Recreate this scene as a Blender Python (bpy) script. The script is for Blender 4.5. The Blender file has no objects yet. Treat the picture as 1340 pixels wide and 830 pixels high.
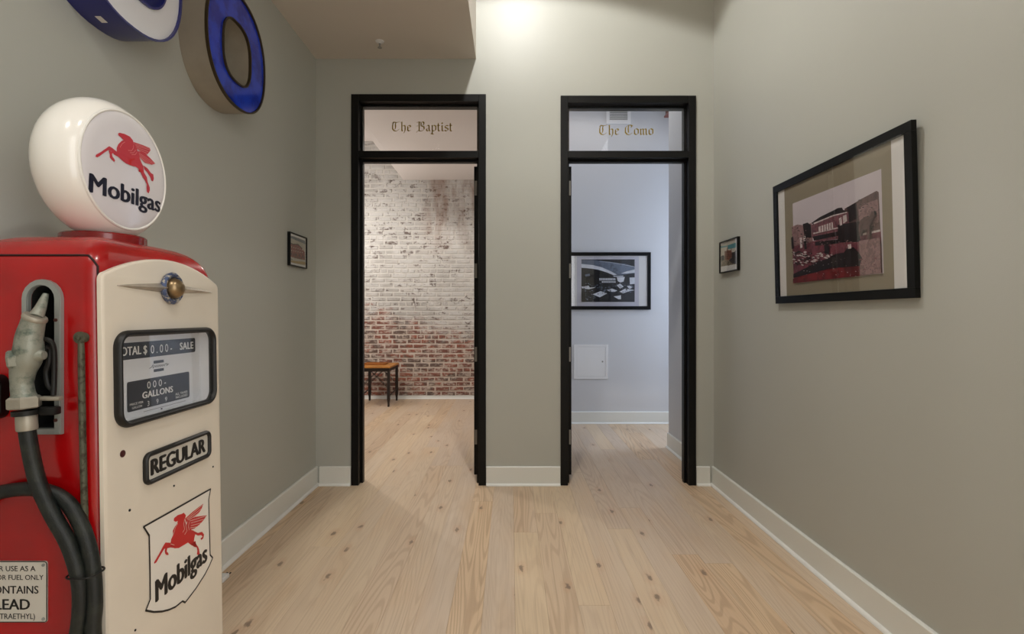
import bpy, bmesh, math, random
from mathutils import Vector, Matrix
from mathutils.geometry import tessellate_polygon
random.seed(7)
scene = bpy.context.scene
C = scene.collection
# ------------------------------------------------------------------ camera / world / lights
F = 681.0; U0, V0, EYE = 668.0, 412.0, 1.287          # focal length in pixels, principal point, eye height
cd = bpy.data.cameras.new('camera'); cam = bpy.data.objects.new('camera', cd); C.objects.link(cam)
cam.location = (0, 0, EYE); cam.rotation_euler = (math.pi/2, 0, 0)
cd.sensor_width = 36; cd.lens = 36*F/1340; cd.shift_x = 2/1340; cd.shift_y = -3/1340; cd.clip_start = 0.02
scene.camera = cam
scene.view_settings.view_transform = 'Standard'; scene.view_settings.look = 'None'
scene.view_settings.gamma = 1; scene.view_settings.use_curve_mapping = False
scene.view_settings.exposure = 0.0
w = bpy.data.worlds.new('world'); scene.world = w; w.use_nodes = True
w.node_tree.nodes['Background'].inputs[0].default_value = (1.0, 0.985, 0.965, 1)
w.node_tree.nodes['Background'].inputs[1].default_value = 3.0     # bright fill light, let in by an opening added behind the camera

def lamp(kind, loc, energy, color, size=0.1, target=None, spot=None, blend=0.15, size_y=None):
    l = bpy.data.lights.new(kind.lower()+'_lamp', kind); o = bpy.data.objects.new(kind.lower()+'_lamp', l); C.objects.link(o)
    l.energy = energy; l.color = color; o.location = loc
    if kind == 'AREA':
        l.size = size
        if size_y: l.shape = 'RECTANGLE'; l.size_y = size_y
    else: l.shadow_soft_size = size
    if spot: l.spot_size = math.radians(spot); l.spot_blend = blend
    if target is not None:
        o.rotation_euler = (Vector(target)-Vector(loc)).to_track_quat('-Z', 'Y').to_euler()
    return o
WARM = (1.0, 0.97, 0.92)
lamp('SPOT', (0.06, 2.63, 4.295), 135, (1.0, 0.985, 0.95), 0.05, (0.06, 2.63, 0), 136, 0.12)  # assumed hall downlight, out of view
lamp('SPOT', (0.55, 0.55, 4.295), 75, WARM, 0.06, (0.55, 0.55, 0), 136, 0.2)  # second assumed hall downlight, added near the viewer for light
lamp('SPOT', (-0.85, 0.35, 3.19), 34, WARM, 0.06, (-0.85, 0.35, 0), 140, 0.4)  # added soffit lamp without a fixture, lightens the left side
# the room behind the left door: warm lamps, assumed, with no fixtures modelled
lamp('POINT', (-2.75, 6.9, 2.45), 42, (1.0, 0.95, 0.90), 0.07)
lamp('SPOT', (-2.15, 5.5, 3.88), 90, (1.0, 0.95, 0.89), 0.05, (-2.15, 5.6, 0), 150, 0.3)
lamp('SPOT', (-0.9, 6.3, 3.32), 55, (1.0, 0.94, 0.87), 0.05, (-0.9, 6.3, 0), 150, 0.3)
# the room behind the right door: cool area light added for assumed daylight, no window modelled; added ceiling spot
lamp('AREA', (3.28, 5.55, 1.75), 46, (0.72, 0.83, 1.0), 1.1, (0, 5.75, 1.4), size_y=1.9)
lamp('SPOT', (0.85, 5.1, 3.95), 22, (1.0, 0.96, 0.92), 0.06, (0.85, 5.1, 0), 160, 0.3)

# ------------------------------------------------------------------ materials
def srgb(r, g, b):
    f = lambda c: (c/255/12.92) if c/255 <= .04045 else ((c/255+.055)/1.055)**2.4
    return (f(r), f(g), f(b), 1)
MATS = {}
class NT:
    def __init__(s, m): s.t = m.node_tree; s.n = s.t.nodes; s.l = s.t.links
    def add(s, typ, **kw):
        n = s.n.new(typ)
        for k, v in kw.items(): setattr(n, k, v)
        return n
    def link(s, a, b): s.l.new(a, b)
    def math(s, op, a, b=None, clamp=False):
        n = s.n.new('ShaderNodeMath'); n.operation = op; n.use_clamp = clamp
        for i, v in enumerate((a, b)):
            if v is None: continue
            if isinstance(v, (int, float)): n.inputs[i].default_value = v
            else: s.l.new(v, n.inputs[i])
        return n.outputs[0]
    def mix(s, fac, a, b):
        n = s.n.new('ShaderNodeMix'); n.data_type = 'RGBA'
        for sock, v in ((n.inputs[0], fac), (n.inputs[6], a), (n.inputs[7], b)):
            if isinstance(v, (int, float)): sock.default_value = v
            elif isinstance(v, tuple): sock.default_value = v
            else: s.l.new(v, sock)
        return n.outputs[2]
    def noise(s, vec, scale, detail=3, rough=.55, dist=0.0):
        n = s.n.new('ShaderNodeTexNoise'); n.inputs['Scale'].default_value = scale
        n.inputs['Detail'].default_value = detail; n.inputs['Roughness'].default_value = rough; n.inputs['Distortion'].default_value = dist
        if vec is not None: s.l.new(vec, n.inputs['Vector'])
        return n.outputs[0]
    def ramp(s, fac, lo, hi):
        n = s.n.new('ShaderNodeMapRange'); n.inputs[1].default_value = lo; n.inputs[2].default_value = hi
        n.interpolation_type = 'SMOOTHSTEP'; s.l.new(fac, n.inputs[0]); return n.outputs[0]
    def mapping(s, vec, scale=(1, 1, 1), loc=None):
        n = s.n.new('ShaderNodeMapping'); n.inputs['Scale'].default_value = scale; s.l.new(vec, n.inputs['Vector'])
        if loc is not None: s.l.new(loc, n.inputs['Location'])
        return n.outputs[0]
    def bump(s, h, strength, dist, bsdf):
        n = s.n.new('ShaderNodeBump'); n.inputs['Strength'].default_value = strength; n.inputs['Distance'].default_value = dist
        s.l.new(h, n.inputs['Height']); s.l.new(n.outputs[0], bsdf.inputs['Normal'])
def mat(name, col, rough=.5, metal=0, coat=0, vary=0, vscale=8, bump=0, bscale=200, spec=.5, second=None, lo=.45, hi=.65):
    """principled material; vary darkens/lightens with noise, second mixes another colour in noise patches"""
    if name in MATS: return MATS[name]
    m = bpy.data.materials.new(name); m.use_nodes = True; MATS[name] = m
    t = NT(m); b = t.n['Principled BSDF']
    b.inputs['Base Color'].default_value = col; b.inputs['Roughness'].default_value = rough; b.inputs['Metallic'].default_value = metal
    b.inputs['Specular IOR Level'].default_value = spec
    if coat: b.inputs['Coat Weight'].default_value = coat; b.inputs['Coat Roughness'].default_value = .08
    g = t.add('ShaderNodeNewGeometry').outputs['Position'] if (vary or bump or second) else None
    c = col
    if second:
        c = t.mix(t.ramp(t.noise(g, vscale, 5, .65), lo, hi), col, second)
    if vary:
        n = t.noise(g, vscale*.6, 4)
        dark = tuple(x*(1-vary) for x in col[:3])+(1,)
        c = t.mix(t.math('MULTIPLY', t.ramp(n, .35, .75), .9), c, dark) if second else t.mix(t.ramp(n, .3, .75), col, dark)
    if c is not col: t.link(c, b.inputs['Base Color'])
    if bump: t.bump(t.noise(g, bscale, 2), bump, .002, b)
    return m
wall_m = mat('greige wall paint', srgb(182, 183, 175), .42, spec=.5, vary=.03, vscale=1.5, bump=.12, bscale=260)
soff_m = mat('soffit paint', srgb(214, 206, 196), .6, bump=.1, bscale=260)
white_wall_m = mat('pale room paint', srgb(206, 207, 210), .5, bump=.1, bscale=260)
ceil_m = mat('white ceiling paint', srgb(222, 214, 208), .6, bump=.06)
base_m = mat('white baseboard enamel', srgb(226, 227, 221), .35, spec=.5)
shoe_m = mat('white shoe moulding enamel', srgb(236, 236, 232), .35)
black_m = mat('black satin enamel', srgb(9, 9, 9), .42, spec=.25)
blackfr_m = mat('black picture frame lacquer', srgb(6, 6, 6), .35, spec=.25)
steel_m = mat('brushed steel hinge', srgb(150, 148, 142), .4, .3)
gold_m = mat('gold leaf lettering', srgb(176, 150, 52), .5, 0)
cream_m = mat('cream enamel', srgb(232, 222, 206), .3, coat=.25, vary=.07, vscale=7)
red_m = mat('red enamel', srgb(182, 4, 10), .24, coat=.35, vary=.35, vscale=5)
seam_m = mat('dark seam', srgb(40, 8, 8), .7)
dkred_m = mat('deep red plastic collar', srgb(128, 12, 16), .2, coat=.4)
milk_m = mat('milk glass globe', srgb(244, 241, 234), .16, coat=.4)
lens_m = mat('globe lens glass', srgb(226, 222, 226), .1, coat=.5)
rim_m = mat('globe lens rim', srgb(240, 238, 232), .25)
navy_print_m = mat('navy print', srgb(16, 16, 40), .4)
black_print_m = mat('black print', srgb(14, 12, 11), .45)
pegred_m = mat('red print', srgb(196, 30, 30), .4)
globred_m = mat('globe red print', srgb(196, 52, 66), .35)
globline_m = mat('globe red print fine line', srgb(226, 140, 140), .4)
peglineW_m = mat('white print line', srgb(228, 214, 200), .45)
shieldw_m = mat('white decal', srgb(232, 226, 216), .35)
plate_m = mat('white sign plate', srgb(212, 208, 198), .4, vary=.08, vscale=10)
rubber_m = mat('black rubber gasket', srgb(12, 11, 10), .45)
dial_m = mat('white dial plate', srgb(226, 227, 230), .35)
dialblack_m = mat('black dial strip', srgb(30, 30, 33), .3)
dialtext_m = mat('dial text', srgb(232, 230, 224), .5)
chrome_m = mat('worn chrome', srgb(196, 188, 176), .24, .6, vary=.3, vscale=30)
brass_m = mat('aged brass ball', srgb(150, 128, 96), .3, .8, vary=.3, vscale=40)
enamelblue_m = mat('blue enamel ring', srgb(70, 84, 120), .35, .3, second=srgb(190, 184, 170), vscale=90, lo=.5, hi=.6)
bezel_m = mat('stainless bezel', srgb(158, 162, 158), .34, .3, vary=.25, vscale=14)
recess_m = mat('dark recess', srgb(20, 22, 20), .7)
nozz_m = mat('patinated aluminium', srgb(150, 152, 140), .45, .3, second=srgb(74, 92, 82), vscale=26, lo=.45, hi=.7, bump=.25, bscale=300)
nozzlight_m = mat('pale cast aluminium', srgb(172, 166, 152), .45, .4, vary=.25, vscale=30)
dkmetal_m = mat('dark iron', srgb(34, 34, 33), .5, .5)
hose_m = mat('black rubber hose', srgb(14, 20, 18), .5, second=srgb(34, 38, 32), vscale=25, bump=.3, bscale=400)
rod_m = mat('rusty green steel rod', srgb(92, 92, 76), .55, .4, second=srgb(62, 52, 40), vscale=60, lo=.5, hi=.6)
blueface_m = mat('glossy royal blue face', srgb(30, 66, 205), .14, coat=.5, second=srgb(20, 44, 160), vscale=9, lo=.42, hi=.62)
return_m = mat('tarnished metal return', srgb(168, 158, 142), .42, .2, vary=.2, vscale=10)
rimdk_m = mat('dark bronze rim', srgb(62, 50, 30), .5, .4)
whiteface_m = mat('white acrylic face', srgb(226, 226, 232), .2, coat=.3)
navy_m = mat('navy blue return', srgb(22, 26, 110), .3, coat=.3)
paper_m = mat('white paper', srgb(224, 222, 220), .6)
matboard_m = mat('warm grey mat board', srgb(142, 132, 112), .7)
woodtop_m = mat('honey wood table top', srgb(186, 124, 52), .35, vary=.3, vscale=18)
bark_m = mat('dark oiled iron', srgb(38, 30, 26), .5, .3)
grille_m = mat('white grille enamel', srgb(232, 232, 232), .4)
grilldk_m = mat('grille void', srgb(70, 70, 70), .8)
mortar_m = None

def glass_mat():
    m = bpy.data.materials.new('clear glass'); m.use_nodes = True; t = NT(m); t.n.remove(t.n['Principled BSDF'])
    tr = t.add('ShaderNodeBsdfTransparent'); gl = t.add('ShaderNodeBsdfGlossy'); gl.inputs['Roughness'].default_value = .02
    fr = t.add('ShaderNodeFresnel'); t.link(t.math('SUBTRACT', 1.5, t.math('MULTIPLY', t.add('ShaderNodeNewGeometry').outputs['Backfacing'], 1.5-1/1.5)), fr.inputs[0]); mx = t.add('ShaderNodeMixShader')
    t.link(fr.outputs[0], mx.inputs[0]); t.link(tr.outputs[0], mx.inputs[1]); t.link(gl.outputs[0], mx.inputs[2])
    t.link(mx.outputs[0], t.n['Material Output'].inputs[0]); return m
glass_m = glass_mat()

def brick_mat(is_mortar):
    m = bpy.data.materials.new('lime mortar' if is_mortar else 'old brick with worn whitewash'); m.use_nodes = True
    t = NT(m); b = t.n['Principled BSDF']; b.inputs['Roughness'].default_value = .85
    pos = t.add('ShaderNodeNewGeometry').outputs['Position']
    rnd = t.add('ShaderNodeObjectInfo').outputs['Random']
    # the whitewash ends in a ragged line about hip height
    sep = t.add('ShaderNodeSeparateXYZ'); t.link(pos, sep.inputs[0])
    wob = t.math('MULTIPLY', t.math('SUBTRACT', t.noise(t.mapping(pos, (1.3, 1, 3.0)), 3.2, 6, .7), .5), 1.1)
    slope = t.math('MULTIPLY', t.math('ADD', sep.outputs[0], 1.4), .26)          # lower on the right
    h = t.math('ADD', t.math('ADD', sep.outputs[2], slope), wob)
    paint = t.math('MULTIPLY', t.ramp(h, .98, 1.3), 1.0)
    chips = t.ramp(t.noise(t.mapping(pos, (1, 1, 1.6)), 9, 6, .78), .53, .60)
    patch = t.ramp(t.noise(t.mapping(pos, (1.0, 1, 1.5)), 2.2, 3), .36, .56)
    worn = t.math('MULTIPLY', chips, patch)
    smear = t.ramp(t.noise(t.mapping(pos, (1, 1, 2)), 13, 5, .7), .46, .62)         # lime smeared over the bare courses
    if is_mortar:
        base = t.mix(t.noise(pos, 22, 4), srgb(188, 172, 160), srgb(214, 202, 190))
        deep = t.mix(.5, base, srgb(96, 84, 76))
        wpaint = t.mix(t.ramp(t.noise(t.mapping(pos, (1, 1, 1.6)), 9, 6, .75), .60, .66), srgb(200, 196, 189), srgb(96, 86, 78))
        col = t.mix(paint, base, wpaint)
    else:
        r2 = t.ramp(rnd, 0, 1)
        c1 = t.mix(r2, srgb(122, 78, 66), srgb(154, 92, 72))
        c2 = t.mix(t.ramp(t.noise(pos, 4.5, 2), .48, .6), c1, srgb(100, 84, 76))
        brick = t.mix(t.ramp(t.noise(pos, 30, 4), .4, .8), c2, srgb(96, 72, 64))
        brick = t.mix(t.math('MULTIPLY', smear, .85), brick, srgb(196, 182, 170))
        wcol = t.mix(t.noise(pos, 6, 3), srgb(184, 182, 178), srgb(206, 203, 198))
        wcol = t.mix(t.math('MULTIPLY', t.ramp(rnd, .55, 1), .25), wcol, srgb(176, 164, 152))
        wcol = t.mix(t.ramp(t.noise(pos, 2.2, 4), .45, .7), wcol, srgb(170, 166, 160))
        wcol = t.mix(t.math('MULTIPLY', worn, .9), wcol, srgb(92, 76, 68))
        col = t.mix(paint, brick, wcol)
    # rust-brown water stain running down from the ceiling on the right
    sx = t.ramp(sep.outputs[0], -1.45, -1.1); sz = t.ramp(t.math('ADD', sep.outputs[2], wob), 1.9, 2.9)
    st = t.math('MULTIPLY', t.math('MULTIPLY', sx, sz), t.ramp(t.noise(t.mapping(pos, (3.5, 1, .9)), 1.5, 5, .6), .38, .62))
    col = t.mix(t.math('MULTIPLY', st, .62), col, srgb(134, 98, 76))
    t.link(col, b.inputs['Base Color'])
    t.bump(t.noise(pos, 45, 5, .7), .7, .006, b)
    return m
brick_m = brick_mat(False); mortar_m = brick_mat(True)

def plank_mat():
    m = bpy.data.materials.new('bleached heart pine plank'); m.use_nodes = True
    t = NT(m); b = t.n['Principled BSDF']; b.inputs['Roughness'].default_value = .42; b.inputs['Specular IOR Level'].default_value = .4
    co = t.add('ShaderNodeTexCoord').outputs['Object']
    rnd = t.add('ShaderNodeObjectInfo').outputs['Random']
    off = t.add('ShaderNodeCombineXYZ'); t.link(t.math('MULTIPLY', rnd, 137.0), off.inputs[0]); t.link(t.math('MULTIPLY', rnd, 71.0), off.inputs[1])
    p = t.add('ShaderNodeVectorMath', operation='ADD'); t.link(co, p.inputs[0]); t.link(off.outputs[0], p.inputs[1]); p = p.outputs[0]
    field = t.noise(t.mapping(p, (6.0, .42, 1)), 1.0, 1.5, .4)
    rings = t.math('SINE', t.math('MULTIPLY', field, 150.0))
    rings = t.ramp(rings, -.2, 1.0)
    fine = t.noise(t.mapping(p, (120, 1.6, 1)), 1.0, 4, .6)
    r2 = t.add('ShaderNodeTexWhiteNoise', noise_dimensions='1D'); t.link(rnd, r2.inputs['W'])
    tone = t.mix(rnd, srgb(216, 193, 163), srgb(204, 184, 164))
    tone = t.mix(t.math('MULTIPLY', t.ramp(r2.outputs[0], .5, 1.0), .6), tone, srgb(212, 178, 140))
    blot = t.ramp(t.noise(t.mapping(p, (4, .9, 1)), 1.2, 3), .45, .75)
    tone = t.mix(t.math('MULTIPLY', blot, .55), tone, srgb(210, 180, 146))
    amt = t.math('MULTIPLY', rings, t.math('ADD', .10, t.math('MULTIPLY', t.ramp(r2.outputs[0], .3, 1.0), .32)))
    col = t.mix(amt, tone, srgb(158, 126, 98))
    col = t.mix(t.math('MULTIPLY', t.ramp(fine, .48, .75), .42), col, srgb(164, 136, 110))
    vo = t.add('ShaderNodeTexVoronoi', voronoi_dimensions='2D'); vo.inputs['Scale'].default_value = 1.0
    jit = t.add('ShaderNodeVectorMath', operation='ADD'); t.link(t.mapping(p, (7.5, 3.0, .01)), jit.inputs[0])
    t.link(jit.outputs[0], vo.inputs['Vector'])
    sepc = t.add('ShaderNodeSeparateColor'); t.link(vo.outputs['Color'], sepc.inputs[0])
    gate = t.math('GREATER_THAN', sepc.outputs[0], .80)
    dist = t.math('ADD', vo.outputs['Distance'], t.math('MULTIPLY', t.math('SUBTRACT', t.noise(t.mapping(p, (70, 30, 1)), 1, 3), .5), .22))
    knot = t.math('MULTIPLY', gate, t.math('SUBTRACT', 1.0, t.ramp(dist, .045, .11)))
    halo = t.math('MULTIPLY', gate, t.math('SUBTRACT', 1.0, t.ramp(dist, .08, .32)))
    col = t.mix(t.math('MULTIPLY', halo, .35), col, srgb(196, 156, 122))
    streak = t.ramp(t.noise(t.mapping(p, (9, .5, 1)), 1.0, 4, .6), .56, .78)
    col = t.mix(t.math('MULTIPLY', streak, .4), col, srgb(224, 208, 188))
    col = t.mix(t.math('MULTIPLY', knot, .75), col, srgb(112, 94, 80))
    t.link(col, b.inputs['Base Color'])
    t.bump(fine, .08, .001, b)
    return m
plank_m = plank_mat()

# ------------------------------------------------------------------ geometry helpers
def px(u, v, axis, val):
    """the point where the line of sight through pixel (u, v) meets the plane axis = val"""
    d = Vector(((u-U0)/F, 1.0, (V0-v)/F)); o = Vector((0, 0, EYE))
    i = 'xyz'.index(axis); k = (val-o[i])/d[i]
    return o+d*k
def crop(s, ox, oy): return lambda q: (ox+q[0]/s, oy+q[1]/s)

def box(bm, x0, x1, y0, y1, z0, z1, bevel=0.0, seg=2):
    x0, x1 = sorted((x0, x1)); y0, y1 = sorted((y0, y1)); z0, z1 = sorted((z0, z1))
    vs = [bm.verts.new((x, y, z)) for x in (x0, x1) for y in (y0, y1) for z in (z0, z1)]
    fs = [bm.faces.new([vs[i] for i in q]) for q in ((0,1,3,2), (4,6,7,5), (0,4,5,1), (2,3,7,6), (0,2,6,4), (1,5,7,3))]
    if bevel:
        es = list({e for f in fs for e in f.edges})
        bmesh.ops.bevel(bm, geom=es, offset=bevel, segments=seg, affect='EDGES', profile=.5)
def sweep(bm, pts, radii, n=12, cap=True, smooth=0):
    """tube along points, one radius each; smooth = catmull-rom subdivisions"""
    pts = [Vector(p) for p in pts]
    if not hasattr(radii, '__len__'): radii = [radii]*len(pts)
    if smooth:
        q, r = [], []
        for i in range(len(pts)-1):
            p0, p1, p2, p3 = pts[max(i-1, 0)], pts[i], pts[i+1], pts[min(i+2, len(pts)-1)]
            for k in range(smooth):
                s = k/smooth
                q.append(.5*((2*p1)+(p2-p0)*s+(2*p0-5*p1+4*p2-p3)*s*s+(3*p1-p0-3*p2+p3)*s**3)); r.append(radii[i]*(1-s)+radii[i+1]*s)
        q.append(pts[-1]); r.append(radii[-1]); pts, radii = q, r
    up = None; rings = []
    for i, p in enumerate(pts):
        t = (pts[min(i+1, len(pts)-1)]-pts[max(i-1, 0)]).normalized()
        if up is None:
            up = t.cross(Vector((0, 1, 0)));
            if up.length < .1: up = t.cross(Vector((1, 0, 0)))
        up = (up-t*up.dot(t)).normalized(); sd = t.cross(up)
        rings.append([bm.verts.new(p+(up*math.cos(a)+sd*math.sin(a))*radii[i]) for a in (2*math.pi*k/n for k in range(n))])
    for a, b in zip(rings, rings[1:]):
        for k in range(n): bm.faces.new((a[k], a[(k+1) % n], b[(k+1) % n], b[k]))
    if cap:
        bm.faces.new(rings[0][::-1]); bm.faces.new(rings[-1])
def lathe(bm, o, axis, prof, n=32, close=False):
    """prof: list of (r, h) along axis from o"""
    ax = Vector(axis).normalized(); a = ax.orthogonal().normalized(); b = ax.cross(a); o = Vector(o); rings = []
    for r, h in prof:
        if r < 1e-6: rings.append([bm.verts.new(o+ax*h)])
        else: rings.append([bm.verts.new(o+ax*h+(a*math.cos(t)+b*math.sin(t))*r) for t in (2*math.pi*k/n for k in range(n))])
    for p, q in zip(rings, rings[1:]):
        for k in range(n):
            k2 = (k+1) % n
            if len(p) == 1 and len(q) == 1: continue
            if len(p) == 1: bm.faces.new((p[0], q[k2], q[k]))
            elif len(q) == 1: bm.faces.new((p[k], p[k2], q[0]))
            else: bm.faces.new((p[k], p[k2], q[k2], q[k]))
    if len(rings[0]) > 1: bm.faces.new(rings[0][::-1])
    if len(rings[-1]) > 1: bm.faces.new(rings[-1])
def prism(bm, poly, fn, d0, d1, mi=0):
    """poly: 2-D outline (convex or not); fn(a, b, d) -> 3-D; solid between depths d0 and d1 (flat when equal)"""
    tri = tessellate_polygon([[Vector((a, b, 0)) for a, b in poly]])
    v0 = [bm.verts.new(fn(a, b, d0)) for a, b in poly]; new = []
    if d0 == d1:
        for t in tri: new.append(bm.faces.new([v0[i] for i in t]))
    else:
        v1 = [bm.verts.new(fn(a, b, d1)) for a, b in poly]
        for t in tri:
            new.append(bm.faces.new([v0[i] for i in t])); new.append(bm.faces.new([v1[i] for i in reversed(t)]))
        n = len(poly)
        for i in range(n): new.append(bm.faces.new((v0[i], v0[(i+1) % n], v1[(i+1) % n], v1[i])))
    for f in new: f.material_index = mi
def ring_prism(bm, outer, inner, fn, d0, d1):
    """band between two outlines of equal length, solid between depths"""
    n = len(outer); V = [[bm.verts.new(fn(a, b, d)) for a, b in pl] for pl in (outer, inner) for d in (d0, d1)]
    o0, o1, i0, i1 = V
    for k in range(n):
        j = (k+1) % n
        for q in ((o0[k], o0[j], o1[j], o1[k]), (i0[j], i0[k], i1[k], i1[j]), (o1[k], o1[j], i1[j], i1[k]), (o0[j], o0[k], i0[k], i0[j])): bm.faces.new(q)
def rrect(x0, x1, y0, y1, r, n=6):
    out = []
    for cx, cy, a0 in ((x1-r, y1-r, 0), (x0+r, y1-r, 90), (x0+r, y0+r, 180), (x1-r, y0+r, 270)):
        for k in range(n+1):
            a = math.radians(a0+90*k/n); out.append((cx+r*math.cos(a), cy+r*math.sin(a)))
    return out
def superellipse(cx, cy, rx, ry, e, n=56):
    out = []
    for k in range(n):
        t = 2*math.pi*k/n; c, s = math.cos(t), math.sin(t)
        out.append((cx+rx*math.copysign(abs(c)**(2/e), c), cy+ry*math.copysign(abs(s)**(2/e), s)))
    return out
def stroke_poly(p, q, wdt):
    dx, dy = q[0]-p[0], q[1]-p[1]; l = math.hypot(dx, dy) or 1e-9; nx, ny = -dy/l*wdt/2, dx/l*wdt/2
    return [(p[0]+nx, p[1]+ny), (p[0]-nx, p[1]-ny), (q[0]-nx, q[1]-ny), (q[0]+nx, q[1]+ny)]
def text_on(bm, txt, a0, a1, b0, b1, fn, d, bold=.0, space=1.0, mi=0):
    """lettering fitted to the box a0..a1 (advance) by b0..b1 (of a capital) on the plane fn"""
    cu = bpy.data.curves.new('lettering', 'FONT'); cu.body = txt; cu.space_character = space; cu.resolution_u = 3
    o = bpy.data.objects.new('lettering', cu); C.objects.link(o)
    me = bpy.data.meshes.new_from_object(o.evaluated_get(bpy.context.evaluated_depsgraph_get()))
    bpy.data.objects.remove(o); bpy.data.curves.remove(cu)
    xs = [v.co.x for v in me.vertices]; x0, x1 = min(xs), max(xs); cap = .70
    hb = bold/(x1-x0)*(a1-a0); a0 += hb; a1 -= hb
    shifts = [(0, 0)] if bold <= 0 else [(-hb, 0), (hb, 0), (0, .35*bold/cap*(b1-b0)), (0, -.35*bold/cap*(b1-b0)), (0, 0)]
    for k, (sa, sb) in enumerate(shifts):
        vs = [bm.verts.new(fn(a0+(v.co.x-x0)/(x1-x0)*(a1-a0)+sa, b0+v.co.y/cap*(b1-b0)+sb, d+k*.00003)) for v in me.vertices]
        for p in me.polygons:
            try: f = bm.faces.new([vs[i] for i in p.vertices]); f.material_index = mi
            except ValueError: pass
    bpy.data.meshes.remove(me)

ORIG = {}
def link(name, bm, m, parent=None, smooth=True, angle=35, world=True):
    """one mesh object; geometry given in world space is moved into its thing's frame"""
    if parent is not None and world and parent.name in ORIG:
        bm.transform(Matrix.Translation(-ORIG[parent.name]))
    bmesh.ops.recalc_face_normals(bm, faces=bm.faces)
    me = bpy.data.meshes.new(name); bm.to_mesh(me); bm.free()
    for x in (m if isinstance(m, (list, tuple)) else [m]): me.materials.append(x)
    if smooth:
        me.shade_smooth(); me.set_sharp_from_angle(angle=math.radians(angle))
    o = bpy.data.objects.new(name, me); C.objects.link(o)
    if parent is not None:
        o.parent = parent
        if parent.name in ORIG: ORIG[o.name] = ORIG[parent.name]
    return o
def thing(name, label, cat, loc=(0, 0, 0), rot=(0, 0, 0), group=None, kind=None):
    o = bpy.data.objects.new(name, None); C.objects.link(o); o.empty_display_size = .1
    o.location = loc; o.rotation_euler = rot; ORIG[o.name] = Vector(loc)
    if kind: o['kind'] = kind
    o['label'] = label; o['category'] = cat
    if group: o['group'] = group
    return o
def struct(name, bm, m, label, cat, smooth=False):
    o = link(name, bm, m, None, smooth); o['kind'] = 'structure'; o['label'] = label; o['category'] = cat; ORIG[o.name] = Vector((0, 0, 0)); return o
def boxes(*bs, bevel=0.0):
    bm = bmesh.new()
    for b in bs: box(bm, *b, bevel=bevel)
    return bm
def carve(o, cutter_bm):
    me = bpy.data.meshes.new('cutter'); bmesh.ops.recalc_face_normals(cutter_bm, faces=cutter_bm.faces); cutter_bm.to_mesh(me); cutter_bm.free()
    c = bpy.data.objects.new('cutter', me); C.objects.link(c); c.parent = o.parent
    md = o.modifiers.new('cut', 'BOOLEAN'); md.operation = 'DIFFERENCE'; md.object = c; md.solver = 'EXACT'
    bpy.context.view_layer.update()
    new = bpy.data.meshes.new_from_object(o.evaluated_get(bpy.context.evaluated_depsgraph_get()))
    o.modifiers.clear(); o.data = new; bpy.data.objects.remove(c)
    new.shade_smooth(); new.set_sharp_from_angle(angle=math.radians(35))

# ------------------------------------------------------------------ the setting
XL, XR, YB, YB2 = -1.471, 1.535, 3.93, 4.07            # hall walls; front and back of the wall with the doors
HC = 4.32                                              # hall ceiling
SOF, SOX = 3.22, -0.26                                 # soffit underside and its right edge
YR = -2.3                                              # wall behind the viewer
YO = -0.25                                             # behind this the right wall is left open, unseen, to admit the fill light
BRY, RMY = 7.97, 6.15                                  # brick wall, back wall of the right room
D1 = (-1.200, -0.185, 2.949); D2 = (0.378, 1.398, 2.938)

# floor: subfloor slab and loose-laid planks
fl = struct('floor', boxes((-3.5, 3.5, YR, 8.1, -.06, -.02)), mat('subfloor', srgb(150, 128, 104), .9), 'bleached wide plank pine floor', 'floor')
PW = .141
col = -24
x = col*PW+.02
while x < 3.4:
    y = YR+random.uniform(-2.6, 0)
    yend = 8.0 if x < .12 else 6.2
    while y < yend:
        L = random.uniform(1.9, 4.2)
        a, b = max(y, YR), min(y+L, yend)
        if b-a > .05:
            bm = bmesh.new(); h = (b-a)/2
            box(bm, -PW/2+.0002, PW/2-.0002, -h+.0002, h-.0002, -.02, 0, bevel=.0007, seg=1)
            o = link('floor_plank', bm, plank_m, fl, smooth=False, world=False); o.location = (x+PW/2, (a+b)/2, random.uniform(-.0004, 0))
        y += L
    x += PW

# walls of the hall
struct('wall_left', boxes((XL-.14, XL, YR, YB, 0, HC)), wall_m, 'greige painted wall behind the gas pump', 'wall')
struct('wall_front', boxes((XL-.14, XR+.14, YR-.14, YR, 0, HC)), wall_m, 'greige wall behind the viewer', 'wall')
struct('wall_room_corner', boxes((XR, XR+.14, YB2+.02, 5.05, 0, 4.05)), white_wall_m, 'pale wall just inside the right door', 'wall')
struct('wall_right', boxes((XR, XR+.14, YO, YB2+.02, 0, HC)), wall_m, 'greige painted wall with the large framed photograph', 'wall')
bm = boxes((XL-.14, D1[0]+.03, YB, YB2, 0, HC), (D1[1]-.03, D2[0]+.03, YB, YB2, 0, HC), (D2[1]-.03, XR, YB, YB2, 0, HC),
           (D1[0]+.03, D1[1]-.03, YB, YB2, D1[2]-.03, HC), (D2[0]+.03, D2[1]-.03, YB, YB2, D2[2]-.03, HC))
struct('wall_back', bm, wall_m, 'greige painted wall with the two black framed doorways', 'wall')
struct('ceiling', boxes((XL-.14, XR+.14, YR, YB, HC, HC+.1)), ceil_m, 'high white ceiling over the hall', 'ceiling')
struct('ceiling_soffit', boxes((XL, SOX, YR, YB, SOF, HC)), soff_m, 'dropped ceiling soffit along the left side of the hall', 'ceiling')
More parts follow.
